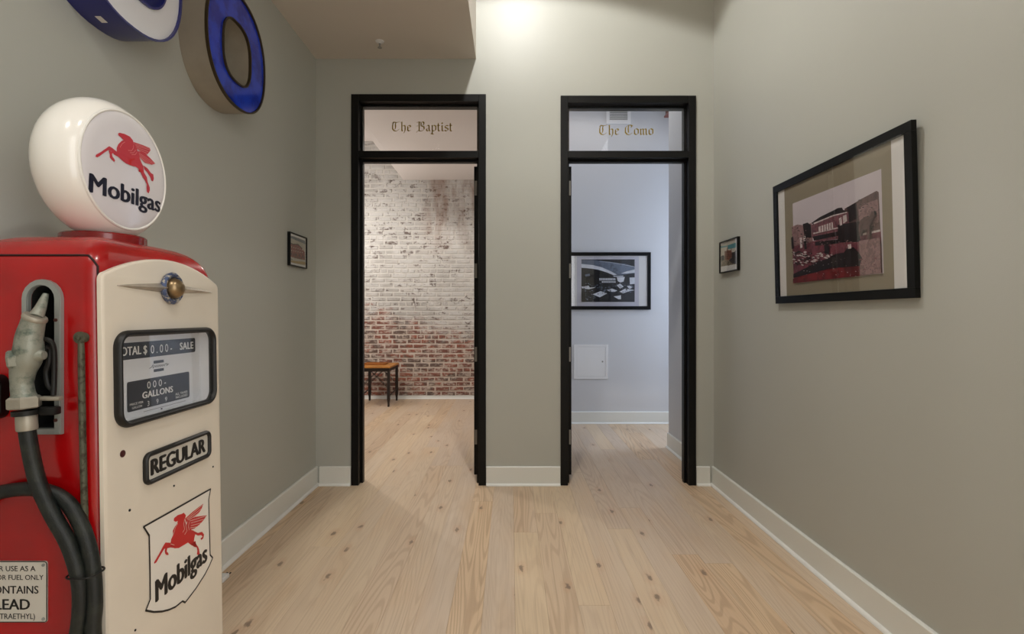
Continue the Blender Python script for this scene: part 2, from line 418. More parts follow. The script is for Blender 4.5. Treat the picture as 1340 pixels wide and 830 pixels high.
# room behind the left door
struct('wall_room_left', boxes((-3.4, -3.26, YB2, BRY, 0, 4.0)), white_wall_m, 'white side wall of the brick room', 'wall')
struct('wall_partition', boxes((.08, .2, YB2, BRY, 0, 4.05)), white_wall_m, 'white partition between the two rooms', 'wall')
struct('ceiling_room_left', boxes((-3.26, -1.638, YB2, BRY, 3.94, 4.05)), ceil_m, 'white ceiling of the brick room', 'ceiling')
struct('soffit_room_left', boxes((-1.638, .08, YB2, BRY, 3.35, 4.05)), ceil_m, 'white dropped soffit against the brick wall', 'ceiling')
struct('wall_room_near', boxes((-3.26, XL-.14, YB2, YB2+.1, 0, 3.94)), white_wall_m, 'white wall of the brick room beside the doorway', 'wall')
# room behind the right door
struct('wall_room_right', boxes((.2, 3.5, RMY, RMY+.14, 0, 4.05)), white_wall_m, 'pale wall with framed photograph seen through the right door', 'wall')
struct('ceiling_room_right', boxes((.2, 3.5, YB2, RMY, 3.98, 4.08)), ceil_m, 'white ceiling of the room behind the right door', 'ceiling')
struct('wall_room_far_right', boxes((3.36, 3.5, 4.9, RMY, 0, 4.0)), white_wall_m, 'pale far right side wall of the right room', 'wall')  # plain wall without a window, behind the added area light
struct('wall_room_side', boxes((XR+.14, 3.5, 4.93, 5.05, 0, 4.0)), white_wall_m, 'pale wall past the corner of the right room', 'wall')

def baseboard(name, x0, y0, x1, y1, nx, ny, label, h=.143, t=.016):
    """board along a wall from (x0,y0) to (x1,y1) standing out along (nx,ny), with a shoe moulding"""
    def ext(prof):
        bm = bmesh.new()
        A = [bm.verts.new((x0+nx*d, y0+ny*d, z)) for d, z in prof]; B = [bm.verts.new((x1+nx*d, y1+ny*d, z)) for d, z in prof]
        n = len(prof)
        for i in range(n): bm.faces.new((A[i], A[(i+1) % n], B[(i+1) % n], B[i]))
        bm.faces.new(A); bm.faces.new(B[::-1]); return bm
    o = struct(name, ext([(.0005, .001), (t, .001), (t, h-.006), (t-.005, h), (.0005, h)]), base_m, label, 'baseboard')
    s = [(t+.001, .001), (t+.016, .001)]+[(t+.016*math.cos(a), .001+.017*math.sin(a)) for a in (.4, .8, 1.2)]+[(t+.001, .018)]
    link('shoe_moulding', ext(s), shoe_m, o, smooth=False)
baseboard('baseboard_left', XL, YR, XL, YB, 1, 0, 'white baseboard along the wall behind the gas pump')
baseboard('baseboard_right', XR, YO, XR, YB, -1, 0, 'white baseboard under the large framed photograph')
baseboard('baseboard_back_1', XL+.033, YB, D1[0]-.003, YB, 0, -1, 'short white baseboard left of the left door')
baseboard('baseboard_back_2', D1[1]+.003, YB, D2[0]-.003, YB, 0, -1, 'short white baseboard between the two doors')
baseboard('baseboard_back_3', D2[1]+.003, YB, XR-.033, YB, 0, -1, 'short white baseboard right of the right door')
baseboard('baseboard_room_right', .2, RMY, 3.36, RMY, 0, -1, 'white baseboard on the pale wall below the access panel')
baseboard('baseboard_room_side', XR, YB2+.02, XR, 5.05, -1, 0, 'white baseboard just inside the right door')
baseboard('baseboard_brick', -3.26, BRY-.006, .08, BRY-.006, 0, -1, 'low white strip at the foot of the brick wall', h=.05, t=.014)

# brick wall: backing of mortar, bricks laid course by course
bw = struct('wall_brick', boxes((-3.4, .2, BRY+.001, BRY+.12, 0, 4.05)), mortar_m, 'old brick wall with worn whitewash above bare red courses', 'wall')
def brick_mesh(l, h=.050):
    bm = bmesh.new(); box(bm, -l/2, l/2, -.006, .03, -h/2, h/2)
    for v in bm.verts:
        v.co += Vector((random.uniform(-.004, .004), random.uniform(-.002, .002) if v.co.y < 0 else 0, random.uniform(-.003, .003)))
    bmesh.ops.bevel(bm, geom=[e for e in bm.edges if all(v.co.y < 0 for v in e.verts)], offset=.004, segments=1, affect='EDGES')
    bmesh.ops.recalc_face_normals(bm, faces=bm.faces)
    me = bpy.data.meshes.new('brick'); bm.to_mesh(me); bm.free(); me.materials.append(brick_m); return me
str_m = [brick_mesh(.199) for _ in range(8)]; hdr_m = [brick_mesh(.091) for _ in range(5)]
CH = .0722; far = bmesh.new(); count = 0; rest = bpy.data.meshes.new('brick_rest')
for c in range(55):
    z = .045+CH*(c+.5); header = (c % 7 == 5)
    step = .109 if header else .2195
    x = -3.35+(step/2 if c % 2 else 0)+random.uniform(-.012, .012)
    while x < .05:
        me = random.choice(hdr_m if header else str_m); loc = Vector((x+random.uniform(-.004, .004), BRY+random.uniform(-.003, .003), z+random.uniform(-.003, .003)))
        seen = -2.32 < x < -.5
        if seen and count < 300:
            o = bpy.data.objects.new('brick', me); C.objects.link(o); o.parent = bw; o.location = loc; o.rotation_euler = (0, random.uniform(-.012, .012), 0); count += 1
        elif z < 3.98:
            n0 = len(far.verts); far.from_mesh(me); far.verts.ensure_lookup_table()
            bmesh.ops.translate(far, verts=far.verts[n0:], vec=loc)
        x += step*(1+random.uniform(-.03, .03))
fo = link('brick_courses', far, brick_m, bw, smooth=False); fo['kind'] = 'stuff'

# ------------------------------------------------------------------ doors with transoms and painted names
NIB, ANG = .20, math.radians(38)
GLYPH = {
 'i': (.42, [[(0,.80),(.14,.93),(.14,.12),(.30,.02)], [(.08,1.36),(.20,1.20)]]),
 'h': (.80, [[(.0,1.42),(.14,1.5),(.14,.12),(.28,.02)], [(.14,.75),(.42,.95),(.58,.80),(.58,.15),(.40,-.28)]]),
 'e': (.68, [[(.54,.16),(.32,.02),(.12,.18),(.12,.78),(.36,.97),(.54,.72),(.14,.44)]]),
 'a': (.74, [[(.08,.80),(.30,.97),(.46,.85),(.46,.12),(.62,.02)], [(.46,.56),(.12,.38),(.12,.12),(.28,.02),(.46,.15)]]),
 'p': (.80, [[(.0,.85),(.14,.95),(.14,-.45)], [(.14,.78),(.40,.97),(.60,.80),(.60,.20),(.36,.02),(.14,.12)], [(-.04,-.36),(.30,-.50)]]),
 't': (.52, [[(.14,1.28),(.14,.12),(.30,.02),(.42,.10)], [(-.04,.92),(.38,.92)]]),
 's': (.68, [[(.52,.84),(.32,.97),(.12,.80),(.14,.62),(.48,.42),(.52,.18),(.28,.02),(.06,.16)]]),
 'o': (.76, [[(.32,.97),(.10,.80),(.10,.18),(.34,.02),(.58,.20),(.58,.80),(.32,.97)]]),
 'm': (1.12, [[(0,.82),(.14,.93),(.14,.10),(.26,.02)], [(.14,.75),(.36,.95),(.48,.85),(.48,.10),(.60,.02)], [(.48,.75),(.70,.95),(.84,.85),(.84,.10),(.98,.02)]]),
 'T': (1.18, [[(.02,1.22),(.20,1.50),(.52,1.40),(.82,1.46),(1.05,1.58)], [(.24,1.44),(.08,1.0),(.08,.38),(.30,.07),(.60,.02),(.98,.34)], [(.52,1.40),(.44,1.1),(.48,.7),(.40,.32)]]),
 'C': (1.18, [[(1.02,1.34),(.78,1.52),(.45,1.48),(.12,1.15),(.10,.40),(.35,.06),(.65,.02),(1.0,.32)], [(.52,1.46),(.46,1.0),(.50,.34)], [(.96,1.5),(.84,1.14)]]),
 'B': (1.24, [[(.02,1.36),(.30,1.52),(.55,1.40),(.85,1.54),(1.02,1.30),(.95,1.02),(.62,.86)], [(.62,.86),(.98,.74),(1.05,.36),(.85,.08),(.50,.02),(.25,.14),(-.02,-.22)], [(.36,1.44),(.36,.15)], [(.62,1.36),(.62,.90)], [(.02,.80),(.2,.9)]]),
 ' ': (.62, []),
}
def blackletter(bm, txt, a0, a1, b0, b1, fn, d):
    total = sum(GLYPH[ch][0] for ch in txt)-.1; sx = (a1-a0)/total; sy = (b1-b0)/1.5; pen = 0
    nv = (math.cos(ANG)*NIB/2, math.sin(ANG)*NIB/2)
    for ch in txt:
        wd, strokes = GLYPH[ch]
        for st in strokes:
            for p, q in zip(st, st[1:]):
                poly = [(p[0]+nv[0], p[1]+nv[1]), (p[0]-nv[0], p[1]-nv[1]), (q[0]-nv[0], q[1]-nv[1]), (q[0]+nv[0], q[1]+nv[1])]
                prism(bm, [(a0+(pen+x)*sx, b0+y*sy) for x, y in poly], fn, d, d)
                # a hairline keeps strokes drawn along the nib visible
                prism(bm, [(a0+(pen+x)*sx, b0+y*sy) for x, y in stroke_poly(p, q, .06)], fn, d, d)
        pen += wd

def door(n, x0, x1, ztop, hinge, text, tbox, label):
    FW, y0, y1 = .055, YB-.013, YB2+.013
    r = thing('door_%d' % n, label, 'door', ((x0+x1)/2, YB, 0), kind='structure')
    zt, zb = 2.522, 2.470                                      # transom bar
    xi0, xi1 = x0+FW, x1-FW
    def jamb(xa, xb, s):
        bm = boxes((xa, xb, y0, y1, 0, ztop), bevel=.002)
        xs = xb if s > 0 else xa
        box(bm, xs, xs+s*.016, YB+.05, YB+.09, 0, zb-.001); box(bm, xs, xs+s*.016, YB+.05, YB+.09, zt+.001, ztop-FW-.001)
        return bm
    link('frame_jamb', jamb(x0, xi0, 1), black_m, r, smooth=False); link('frame_jamb', jamb(xi1, x1, -1), black_m, r, smooth=False)
    bm = boxes((xi0, xi1, y0, y1, ztop-FW, ztop), bevel=.002); box(bm, xi0+.016, xi1-.016, YB+.05, YB+.09, ztop-FW-.016, ztop-FW)
    link('frame_head', bm, black_m, r, smooth=False)
    bm = boxes((xi0, xi1, y0, y1, zb, zt), bevel=.002); box(bm, xi0+.016, xi1-.016, YB+.05, YB+.09, zt, zt+.016); box(bm, xi0+.016, xi1-.016, YB+.05, YB+.09, zb-.016, zb)
    link('transom_bar', bm, black_m, r, smooth=False)
    gy = YB+.046
    g = link('transom_pane', boxes((xi0+.001, xi1-.001, gy, gy+.003, zt+.001, ztop-FW-.001)), glass_m, r, smooth=False)
    bm = bmesh.new()
    A = px(tbox[0], tbox[3], 'y', gy); B = px(tbox[1], tbox[2], 'y', gy)
    blackletter(bm, text, A.x, B.x, A.z, B.z, lambda a, b, d: (a, d, b), gy-.001)
    t = link('gold_lettering', bm, gold_m, g, smooth=False); t['label'] = 'gold blackletter name painted on the transom glass'
    # leaf swung fully open into the room, hinge edge towards the hall
    xh = xi1 if hinge > 0 else xi0; s = -hinge; lx0, lx1 = xh+s*.002, xh+s*.046
    ly = y1+.004
    bm = boxes((lx0, lx1, ly, ly+.895, .03, 2.452), bevel=.002)
    leaf = link('door_leaf', bm, black_m, r, smooth=False)
    for z in (2.281, 1.632, .976, .326):
        bm = boxes((lx0+s*.003, lx0+s*.038, ly-.003, ly+.001, z-.057, z+.057)); 
        lathe(bm, (lx0+s*.001, ly-.003, z-.057), (0, 0, 1), [(.006, 0), (.006, .114)], 10)
        for k in (-.035, 0, .035): lathe(bm, (lx0+s*.024, ly-.003, z+k), (0, -1, 0), [(.004, 0), (.003, .001)], 8)
        link('hinge', bm, steel_m, leaf, smooth=False)
    for side in (0, 1):
        fx = lx1 if side else lx0; dr = s if side else -s
        bm = bmesh.new(); lathe(bm, (fx, ly+.83, 1.02), (dr, 0, 0), [(.026, 0), (.026, .008), (.011, .01), (.011, .045)], 20)
        sweep(bm, [(fx+dr*.042, ly+.83, 1.02), (fx+dr*.046, ly+.80, 1.02), (fx+dr*.044, ly+.72, 1.02)], [.010, .010, .008], 10)
        if not (side == 0): link('lever_handle', bm, steel_m, leaf)
        else: bm.free()
door(1, *D1, 1, 'The Baptist', (513, 592, 159.7, 171.8), 'open black door and frame on the brick room, gold name on its transom')
door(2, *D2, -1, 'The Como', (784, 855, 164, 176.6), 'open black door and frame on the pale room, gold name on its transom')

# ------------------------------------------------------------------ framed pictures
def noisy(name, col, amt=.35, scale=60, rough=.5):
    """flat print ink with photographic grain"""
    sec = tuple(c*.55 for c in col[:3])+(1,) if amt >= .3 else None
    return mat(name, col, rough, vary=amt, vscale=scale, second=sec, lo=.5, hi=.56)
def picture(label, loc, rotz, W, H, fw, fd, layers, lean=0.0, group=None, glaze=True, cat='picture'):
    """loc: centre of the back on the wall; layers: (material, [polygons in local a,b]) printed bottom to top on the backing"""
    r = thing('framed_picture', label, cat, loc, (lean, 0, rotz), group)
    for nm, (xa, xb, za, zb) in (('frame_rail', (-W/2, W/2, H/2-fw, H/2)), ('frame_rail', (-W/2, W/2, -H/2, -H/2+fw)),
                                 ('frame_stile', (-W/2, -W/2+fw, -H/2+fw, H/2-fw)), ('frame_stile', (W/2-fw, W/2, -H/2+fw, H/2-fw))):
        link(nm, boxes((xa, xb, -fd, 0, za, zb), bevel=.0015), blackfr_m, r, smooth=False, world=False)
    bm = boxes((-W/2+fw+.0005, W/2-fw-.0005, -fd*.55, -.002, -H/2+fw+.0005, H/2-fw-.0005))
    mats = [paper_m]; k = 0
    for m, polys in layers:
        if m not in mats: mats.append(m)
        for p in polys:
            k += 1
            prism(bm, p, lambda a, b, d: (a, d, b), -fd*.55-.0003-.00004*k, -fd*.55-.0003-.00004*k, mats.index(m))
    link('print', bm, mats, r, smooth=False, world=False)
    if glaze:
        y = -fd*.55-.0012-.00004*k-.0015
        link('glass', boxes((-W/2+fw+.0002, W/2-fw-.0002, y-.0015, y, -H/2+fw+.0002, H/2-fw-.0002)), glass_m, r, smooth=False, world=False)
    return r
def rect(a0, a1, b0, b1): return [(a0, b0), (a1, b0), (a1, b1), (a0, b1)]

# large photograph on the right wall, hung leaning slightly forward
PX = 1.504; Yn, Yf = 1.946, 2.974; ZC = 1.684; YC = (Yn+Yf)/2
cr = crop(4.74, 1010, 210)
def big(*pts):
    out = []
    for q in pts:
        p = px(*cr(q), 'x', PX+.012); out.append((-(p.y-YC), p.z-ZC))
    return out
ph = [(-.326, -.228), (.340, -.228), (.340, .198), (-.326, .198)]
m_sky = noisy('photo mauve sky', srgb(206, 196, 202), .12, 6)
m_hill = noisy('photo brown hill', srgb(104, 74, 72), .4, 40)
m_gr = noisy('photo plum ground', srgb(128, 62, 74), .45, 30)
m_dk = noisy('photo dark plum', srgb(30, 12, 16), .5, 40)
m_red = noisy('photo deep red', srgb(120, 24, 28), .55, 22)
m_lt = noisy('photo pale pink', srgb(226, 212, 210), .3, 60)
m_mid = noisy('photo dusty pink', srgb(158, 122, 122), .35, 40)
m_car = noisy('photo streetcar', srgb(128, 78, 86), .4, 60)
rng = random.Random(3)
def specks(x0, x1, y0, y1, n, s, f):
    out = []
    for _ in range(n):
        x, y, a = rng.uniform(x0, x1), rng.uniform(y0, y1), rng.uniform(.4, 1)*s
        out.append(f((x-a, y), (x, y-a*.45), (x+a*.9, y-a*.1), (x+a*.3, y+a*.5)))
    return out
IY = (-(2.867-YC), -(2.063-YC))
big_layers = [
 (matboard_m, [rect(IY[0], IY[1], -.2935, .2935)]),
 (m_sky, [ph]),
 (m_hill, [big((455,300),(510,268),(560,238),(610,212),(655,188),(668,196),(674,440),(545,480),(455,440))]),
 (m_mid, [big((126,412),(160,398),(200,402),(250,388),(256,520),(130,535)), big((540,300),(600,262),(660,240),(668,380),(600,420),(545,430))]),
 (m_dk, [big((470,290),(530,262),(532,360),(480,385)), big((195,395),(225,385),(245,400),(248,480),(205,480))]),
 (m_gr, [big((128,535),(260,500),(420,490),(540,460),(676,430),(680,697),(550,715),(133,762))]),
 (m_lt, [big((550,455),(670,428),(676,440),(552,468))]),
 (m_car, [big((248,400),(386,345),(478,318),(482,412),(418,488),(275,500),(252,478))]),
 (m_dk, [big((248,388),(300,352),(386,310),(415,295),(440,292),(446,306),(478,316),(386,347),(262,398)), big((255,472),(415,440),(420,466),(262,498)), big((410,400),(545,378),(548,505),(410,510)), big((268,505),(410,490),(412,515),(268,530))]),
 (m_lt, [big((262,388),(385,338),(470,318),(470,324),(386,346),(264,396)), big((292,412),(380,382),(384,424),(292,446)), big((420,360),(436,352),(438,400),(424,405)), big((444,345),(466,335),(470,375),(446,392)), big((258,450),(412,415),(413,421),(259,457))]),
 (m_car, [big((x,408-(x-292)*.35),(x+5,406-(x-292)*.35),(x+5,446-(x-292)*.26),(x,447-(x-292)*.26)) for x in (306, 322, 338, 354, 368)]),
 (m_hill, [big((548,400),(566,362),(600,342),(625,345),(640,310),(652,318),(656,345),(636,368),(622,410),(618,488),(606,490),(604,430),(572,425),(562,470),(552,470))]),
 (m_dk, [big((560,372),(598,342),(612,352),(606,400),(570,410)), big((636,312),(652,316),(650,335),(638,340))]),
 (m_lt, specks(132, 380, 565, 650, 60, 13, big)+[big((178,480),(192,478),(194,540),(180,545)), big((200,470),(214,468),(216,520),(204,525))]),
 (m_dk, specks(132, 380, 565, 660, 60, 12, big)+[big((330,520),(352,512),(362,545),(360,580),(335,580)), big((206,500),(222,498),(222,550),(208,552)), big((128,480),(140,470),(144,545),(130,550))]),
 (m_mid, [big((548,500),(677,478),(680,697),(550,715))]),
 (m_dk, [big((136,705),(240,655),(300,622),(350,610),(400,580),(450,572),(480,540),(515,540),(548,575),(565,605),(548,660),(470,668),(380,662),(290,690),(200,712),(136,728))]),
 (m_red, [big((133,735),(220,708),(330,682),(400,668),(549,655),(550,715),(330,738),(133,762))]),
 (m_mid, specks(260, 540, 490, 540, 30, 7, big)+specks(560, 668, 250, 420, 24, 9, big)+specks(130, 250, 420, 520, 26, 8, big)),
 (m_dk, specks(555, 668, 240, 430, 22, 9, big)+specks(130, 250, 410, 520, 26, 8, big)+specks(260, 420, 440, 500, 16, 6, big)),
 (m_hill, [big((556,400),(570,368),(600,348),(625,350),(640,312),(654,320),(657,345),(636,370),(624,410),(620,488),(608,490),(604,430),(575,428),(566,470),(556,470))]),
 (m_lt, specks(150, 540, 570, 720, 40, 5, big)+[big((488,522),(508,518),(510,545),(490,548))]),
 (m_gr, specks(560, 670, 590, 680, 12, 9, big)),
]
lean = math.atan(.016/.667)
picture('large black framed photograph of an old streetcar on the right wall', (XR-.008, YC, ZC), -math.pi/2, 1.028, .668, .040, .021, big_layers, lean=lean)

# photograph in the right room
cr4 = crop(9.76, 745, 325); QX, QZ = 1.137, 1.6845
def bw4(*pts):
    out = []
    for q in pts:
        p = px(*cr4(q), 'y', RMY-.02); out.append((p.x-QX, p.z-QZ))
    return out
g_dk = noisy('photo blue black', srgb(14, 18, 28), .5, 25)
g_md = noisy('photo steel grey', srgb(112, 124, 144), .3, 8)
g_lt = noisy('photo silver', srgb(226, 230, 238), .2, 20)
g_bk = noisy('photo black', srgb(5, 6, 9), .3, 25)
r4 = [(155,142),(836,142),(836,686),(155,686)]
bw_layers = [
 (noisy('mat board shade line', srgb(196, 194, 204), .02, 5), [bw4((98,104),(890,104),(890,740),(98,740))]),
 (g_dk, [bw4(*r4)]),
 (g_md, [bw4((155,150),(330,150),(560,180),(720,200),(836,235),(836,320),(720,332),(600,345),(480,300),(300,262),(155,250))]),
 (g_lt, [bw4((155,200),(300,214),(420,245),(540,298),(610,338),(570,345),(480,308),(360,270),(250,256),(155,248)), bw4((660,322),(740,292),(836,270),(836,312),(740,322)), bw4((350,168),(520,176),(836,234),(836,238),(520,180))]),
 (g_bk, [bw4((190,300),(350,272),(430,300),(380,380),(370,470),(180,470)), bw4((705,340),(765,335),(765,440),(705,445))]),
 (g_lt, [bw4((384+i*21,382),(398+i*21,381),(400+i*21,410),(386+i*21,411)) for i in range(10)]+[bw4((416+i*18,420),(428+i*18,419),(430+i*18,440),(418+i*18,441)) for i in range(10)]
   +[bw4((606,368),(710,366),(694,425),(650,437),(620,420)), bw4((770,375),(836,372),(836,455),(775,460)), bw4((560,352),(690,350),(690,360),(570,364)),
     bw4((300,588),(400,548),(486,576),(390,627)), bw4((566,616),(660,600),(662,650),(630,652)), bw4((476,532),(545,514),(616,542),(570,560),(520,555)),
     bw4((156,490),(245,476),(262,502),(340,500),(250,524),(165,512)), bw4((604,474),(650,450),(694,490),(650,515)), bw4((735,485),(790,468),(815,500),(770,520)), bw4((640,555),(715,515),(836,535),(760,552),(690,575))]),
 (g_md, specks(170, 820, 450, 560, 60, 16, bw4)+specks(170, 330, 540, 680, 30, 14, bw4)+[bw4((200,335),(260,325),(262,352),(205,360))]),
 (g_bk, specks(170, 820, 460, 600, 55, 15, bw4)+[bw4((155,560),(205,555),(205,686),(155,686))]),
]
picture('black framed black and white restaurant photograph on the pale room wall', (QX, RMY-.003, QZ), 0, 1.032, .677, .041, .022, bw_layers)

# two small colour postcards in thin deep frames
cr6 = crop(12.77, 370, 295); LX, LYc, LZ = -1.449, (3.427+3.714)/2, 1.7245
def sm(crp, xx, yc, zc, sgn):
    def f(*pts):
        out = []
        for q in pts:
            p = px(*crp(q), 'x', xx); out.append((sgn*(p.y-yc), p.z-zc))
        return out
    return f
s6 = sm(cr6, LX-.006, LYc, LZ, 1)
c_sky = noisy('postcard grey blue sky', srgb(112, 122, 130), .3, 14); c_cl = noisy('postcard cloud', srgb(190, 184, 168), .15, 14)
c_br = noisy('postcard red building', srgb(146, 62, 48), .4, 60); c_dk = noisy('postcard dark roof', srgb(54, 38, 34), .3, 60)
c_st = noisy('postcard yellow street', srgb(176, 146, 84), .25, 30); c_gr = noisy('postcard green shrubs', srgb(72, 74, 50), .4, 60)
left_layers = [
 (c_cl, [rect(-.125, .125, -.09, .09)]),
 (c_sky, [s6((130,175),(200,190),(380,262),(385,318),(330,292),(230,250),(130,205))]),
 (c_br, [s6((128,290),(180,318),(262,318),(330,390),(375,450),(380,580),(260,560),(128,520))]),
 (c_dk, [s6((128,285),(182,308),(265,310),(335,385),(330,396),(262,324),(178,326),(128,300))]),
 (c_cl, [s6((x,y),(x+14,y+4),(x+14,y+20),(x,y+16)) for x in (150, 185, 220, 255, 290, 325) for y in (350+(x-150)*.28, 410+(x-150)*.2)]),
 (c_dk, [s6((x,455+(x-140)*.2),(x+14,458+(x-140)*.2),(x+14,505+(x-140)*.2),(x,500+(x-140)*.2)) for x in (150, 185, 220, 280, 330)]),
 (c_gr, specks(140, 370, 530, 575, 16, 16, s6)),
 (c_st, [s6((128,580),(240,600),(382,612),(384,660),(250,640),(128,615))]),
]
picture('small framed postcard of a red building left of the left door', (XL+.001, LYc, LZ), math.pi/2, .287, .223, .008, .021, left_layers, group='small framed postcards', glaze=True)
cr5 = crop(13.38, 935, 300); RYc, RZ = (3.474+3.776)/2, 1.698
s5 = sm(cr5, 1.515+.006, RYc, RZ, -1)
c_teal = noisy('postcard teal sky', srgb(86, 150, 158), .15, 10); c_cream = noisy('postcard hazy sky', srgb(206, 198, 182), .1, 10)
c_brn = noisy('postcard brown block', srgb(150, 92, 74), .35, 60); c_drk = noisy('postcard dark trees', srgb(54, 46, 42), .4, 60)
right_layers = [
 (c_cream, [s5((106,285),(372,205),(376,605),(112,660))]),
 (c_teal, [s5((225,285),(372,235),(373,320),(295,340),(230,350)), s5((106,300),(220,285),(215,310),(106,335))]),
 (c_brn, [s5((172,385),(212,378),(214,330),(226,328),(228,374),(285,366),(288,330),(296,328),(298,490),(250,540),(174,540))]),
 (c_drk, [s5((110,480),(140,458),(165,462),(172,540),(150,560),(114,560)), s5((298,405),(345,400),(372,362),(376,608),(300,600),(260,590),(250,540),(296,500))]),
 (noisy('postcard tan yard', srgb(150, 136, 116), .35, 50), [s5((112,560),(180,540),(250,545),(300,600),(374,606),(374,612),(112,655))]),
 (c_drk, specks(120, 290, 560, 640, 16, 16, s5)+[s5((185+i*22,400+j*34),(193+i*22,398+j*34),(193+i*22,414+j*34),(185+i*22,416+j*34)) for i in range(5) for j in range(4)]),
]
picture('small framed postcard of a tall brown building right of the right door', (XR-.001, RYc, RZ), -math.pi/2, .302, .226, .008, .021, right_layers, group='small framed postcards', glaze=True)

# ------------------------------------------------------------------ channel letters on the left wall
def band(bm, pl, fn, d0, d1):
    A = [bm.verts.new(fn(a, b, d0)) for a, b in pl]; B = [bm.verts.new(fn(a, b, d1)) for a, b in pl]; n = len(pl)
    for k in range(n): bm.faces.new((A[k], A[(k+1) % n], B[(k+1) % n], B[k]))
def channel_letter(label, cy, cz, ry, rz, hy, hz, hcy, hcz, e, eh, face, ret, rim, sticker=False):
    r = thing('channel_letter', label, 'sign letter', (XL, cy, cz-rz), group='channel letters on the left wall')
    fn = lambda a, b, d: (XL+.001+d, a, b)
    O = lambda k: superellipse(cy, cz, ry-k, rz-k, e); I = lambda k: superellipse(hcy, hcz, hy+k, hz+k, eh)
    bm = bmesh.new(); ring_prism(bm, O(0), O(.003), fn, 0, .128); link('outer_return', bm, ret, r)
    bm = bmesh.new(); ring_prism(bm, I(.003), I(0), fn, 0, .128); link('inner_return', bm, return_m if ret is return_m else ret, r)
    bm = bmesh.new(); ring_prism(bm, O(.0035), I(.0035), fn, .116, .122); link('face', bm, face, r)
    bm = bmesh.new(); ring_prism(bm, O(-.0015), O(.006), fn, .118, .131); ring_prism(bm, I(.006), I(-.0015), fn, .118, .131); link('rim', bm, rim, r)
    if sticker:
        bm = bmesh.new(); pl = O(-.001); prs = [pl[i] for i in range(len(pl)) if abs(pl[i][0]-(cy-.06)) < .035 and pl[i][1] < cz]
        A = [bm.verts.new(fn(a, b, .045)) for a, b in prs]; B = [bm.verts.new(fn(a, b, .066)) for a, b in prs]
        for k in range(len(prs)-1): bm.faces.new((A[k], A[k+1], B[k+1], B[k]))
        link('sticker', bm, paper_m, r)
    return r
channel_letter('round blue faced sign letter with tarnished metal sides', 2.572, 2.588, .272, .283, .126, .145, 2.562, 2.575, 2.25, 2.7, blueface_m, return_m, rimdk_m)
channel_letter('white faced round sign letter with navy sides above the pump globe', 1.855, 2.583, .268, .278, .125, .15, 1.905, 2.583, 2.3, 2.3, whiteface_m, navy_m, navy_m, sticker=True)

# ------------------------------------------------------------------ gas pump
PXc, PYc = -1.19, 1.525
pump = thing('gas_pump', 'vintage red and cream gas pump with round white globe', 'gas pump', (PXc, PYc, 0))
NS, XB = 1.27, -1.372                                     # near side plane, back
def fx(z): return -.998+.013*(1.45-z)/.9                  # front of the cream door: leans out a little towards its foot
def front(a, b, d): return (fx(b)+d, a, b)                # plane of the cream door: a = along y, b = height, d = proud
def side(a, b, d): return (a, NS-d, b)                    # plane of the near red side: a = along x
# red cabinet with domed top
bm = bmesh.new()
def section(z, s=1.0):
    xf = fx(min(z, 1.45))-.013
    cxm = (XB+xf)/2
    pl = rrect(XB, xf, NS, 1.78, .042, 7)
    return [(cxm+(a-cxm)*s, PYc+(b-PYc)*s, z) for a, b in pl]
rings = [section(z) for z in (.10, .5, .9, 1.2, 1.34)]
for s in (1.0, .992, .975, .95, .92, .88, .83, .76, .66, .5, .3, .12):
    rings.append(section(1.385+.115*math.sqrt(max(0, 1-s**4)), s))
RV = [[bm.verts.new(p) for p in rg] for rg in rings]
for a, b in zip(RV, RV[1:]):
    n = len(a)
    for k in range(n): bm.faces.new((a[k], a[(k+1) % n], b[(k+1) % n], b[k]))
bm.faces.new(RV[0][::-1]); bm.faces.new(RV[-1])
cab = link('cabinet', bm, red_m, pump)
BZ = [-1.183, -1.0885, .997, 1.373]
def arch(x0, x1, z0, z1, k=0.0, r=.012, n=10):
    x0 += k; x1 -= k; z0 += k; z1 -= k; R = (x1-x0)/2; cx = (x0+x1)/2
    return [(x0, z0), (x1, z0)]+[(cx+R*math.cos(a), z1-R+R*math.sin(a)) for a in (math.pi*i/n for i in range(n+1))]
bm = bmesh.new(); prism(bm, arch(*BZ, k=.014), side, .02, -.085); bm.transform(Matrix.Translation(-ORIG[pump.name])); carve(cab, bm)
DW = (1.300, 1.734, .995, 1.247)                          # window of the dial (y0, y1, z0, z1)
bm = bmesh.new(); prism(bm, rrect(DW[0]+.012, DW[1]-.012, DW[2]+.012, DW[3]-.012, .03), front, .02, -.06); bm.transform(Matrix.Translation(-ORIG[pump.name])); carve(cab, bm)
# base plinth
link('plinth', boxes((XB+.01, fx(.1)-.03, NS+.012, 1.768, 0, .10), bevel=.004), dkmetal_m, pump)
# dark seam between the side panel and the roof shell
zs = lambda s: 1.385+.115*math.sqrt(1-s**4)
seam = [section(zs(.955), .955)[k] for k in range(15, 27)]+[section(zs(.975), .975)[27], section(zs(.992), .992)[28], section(1.385)[28], section(1.36)[29]]
bm = bmesh.new(); sweep(bm, [Vector(p)+Vector((0, -.0005, .0015)) for p in seam], .0026, 8); link('panel_seam', bm, seam_m, pump)
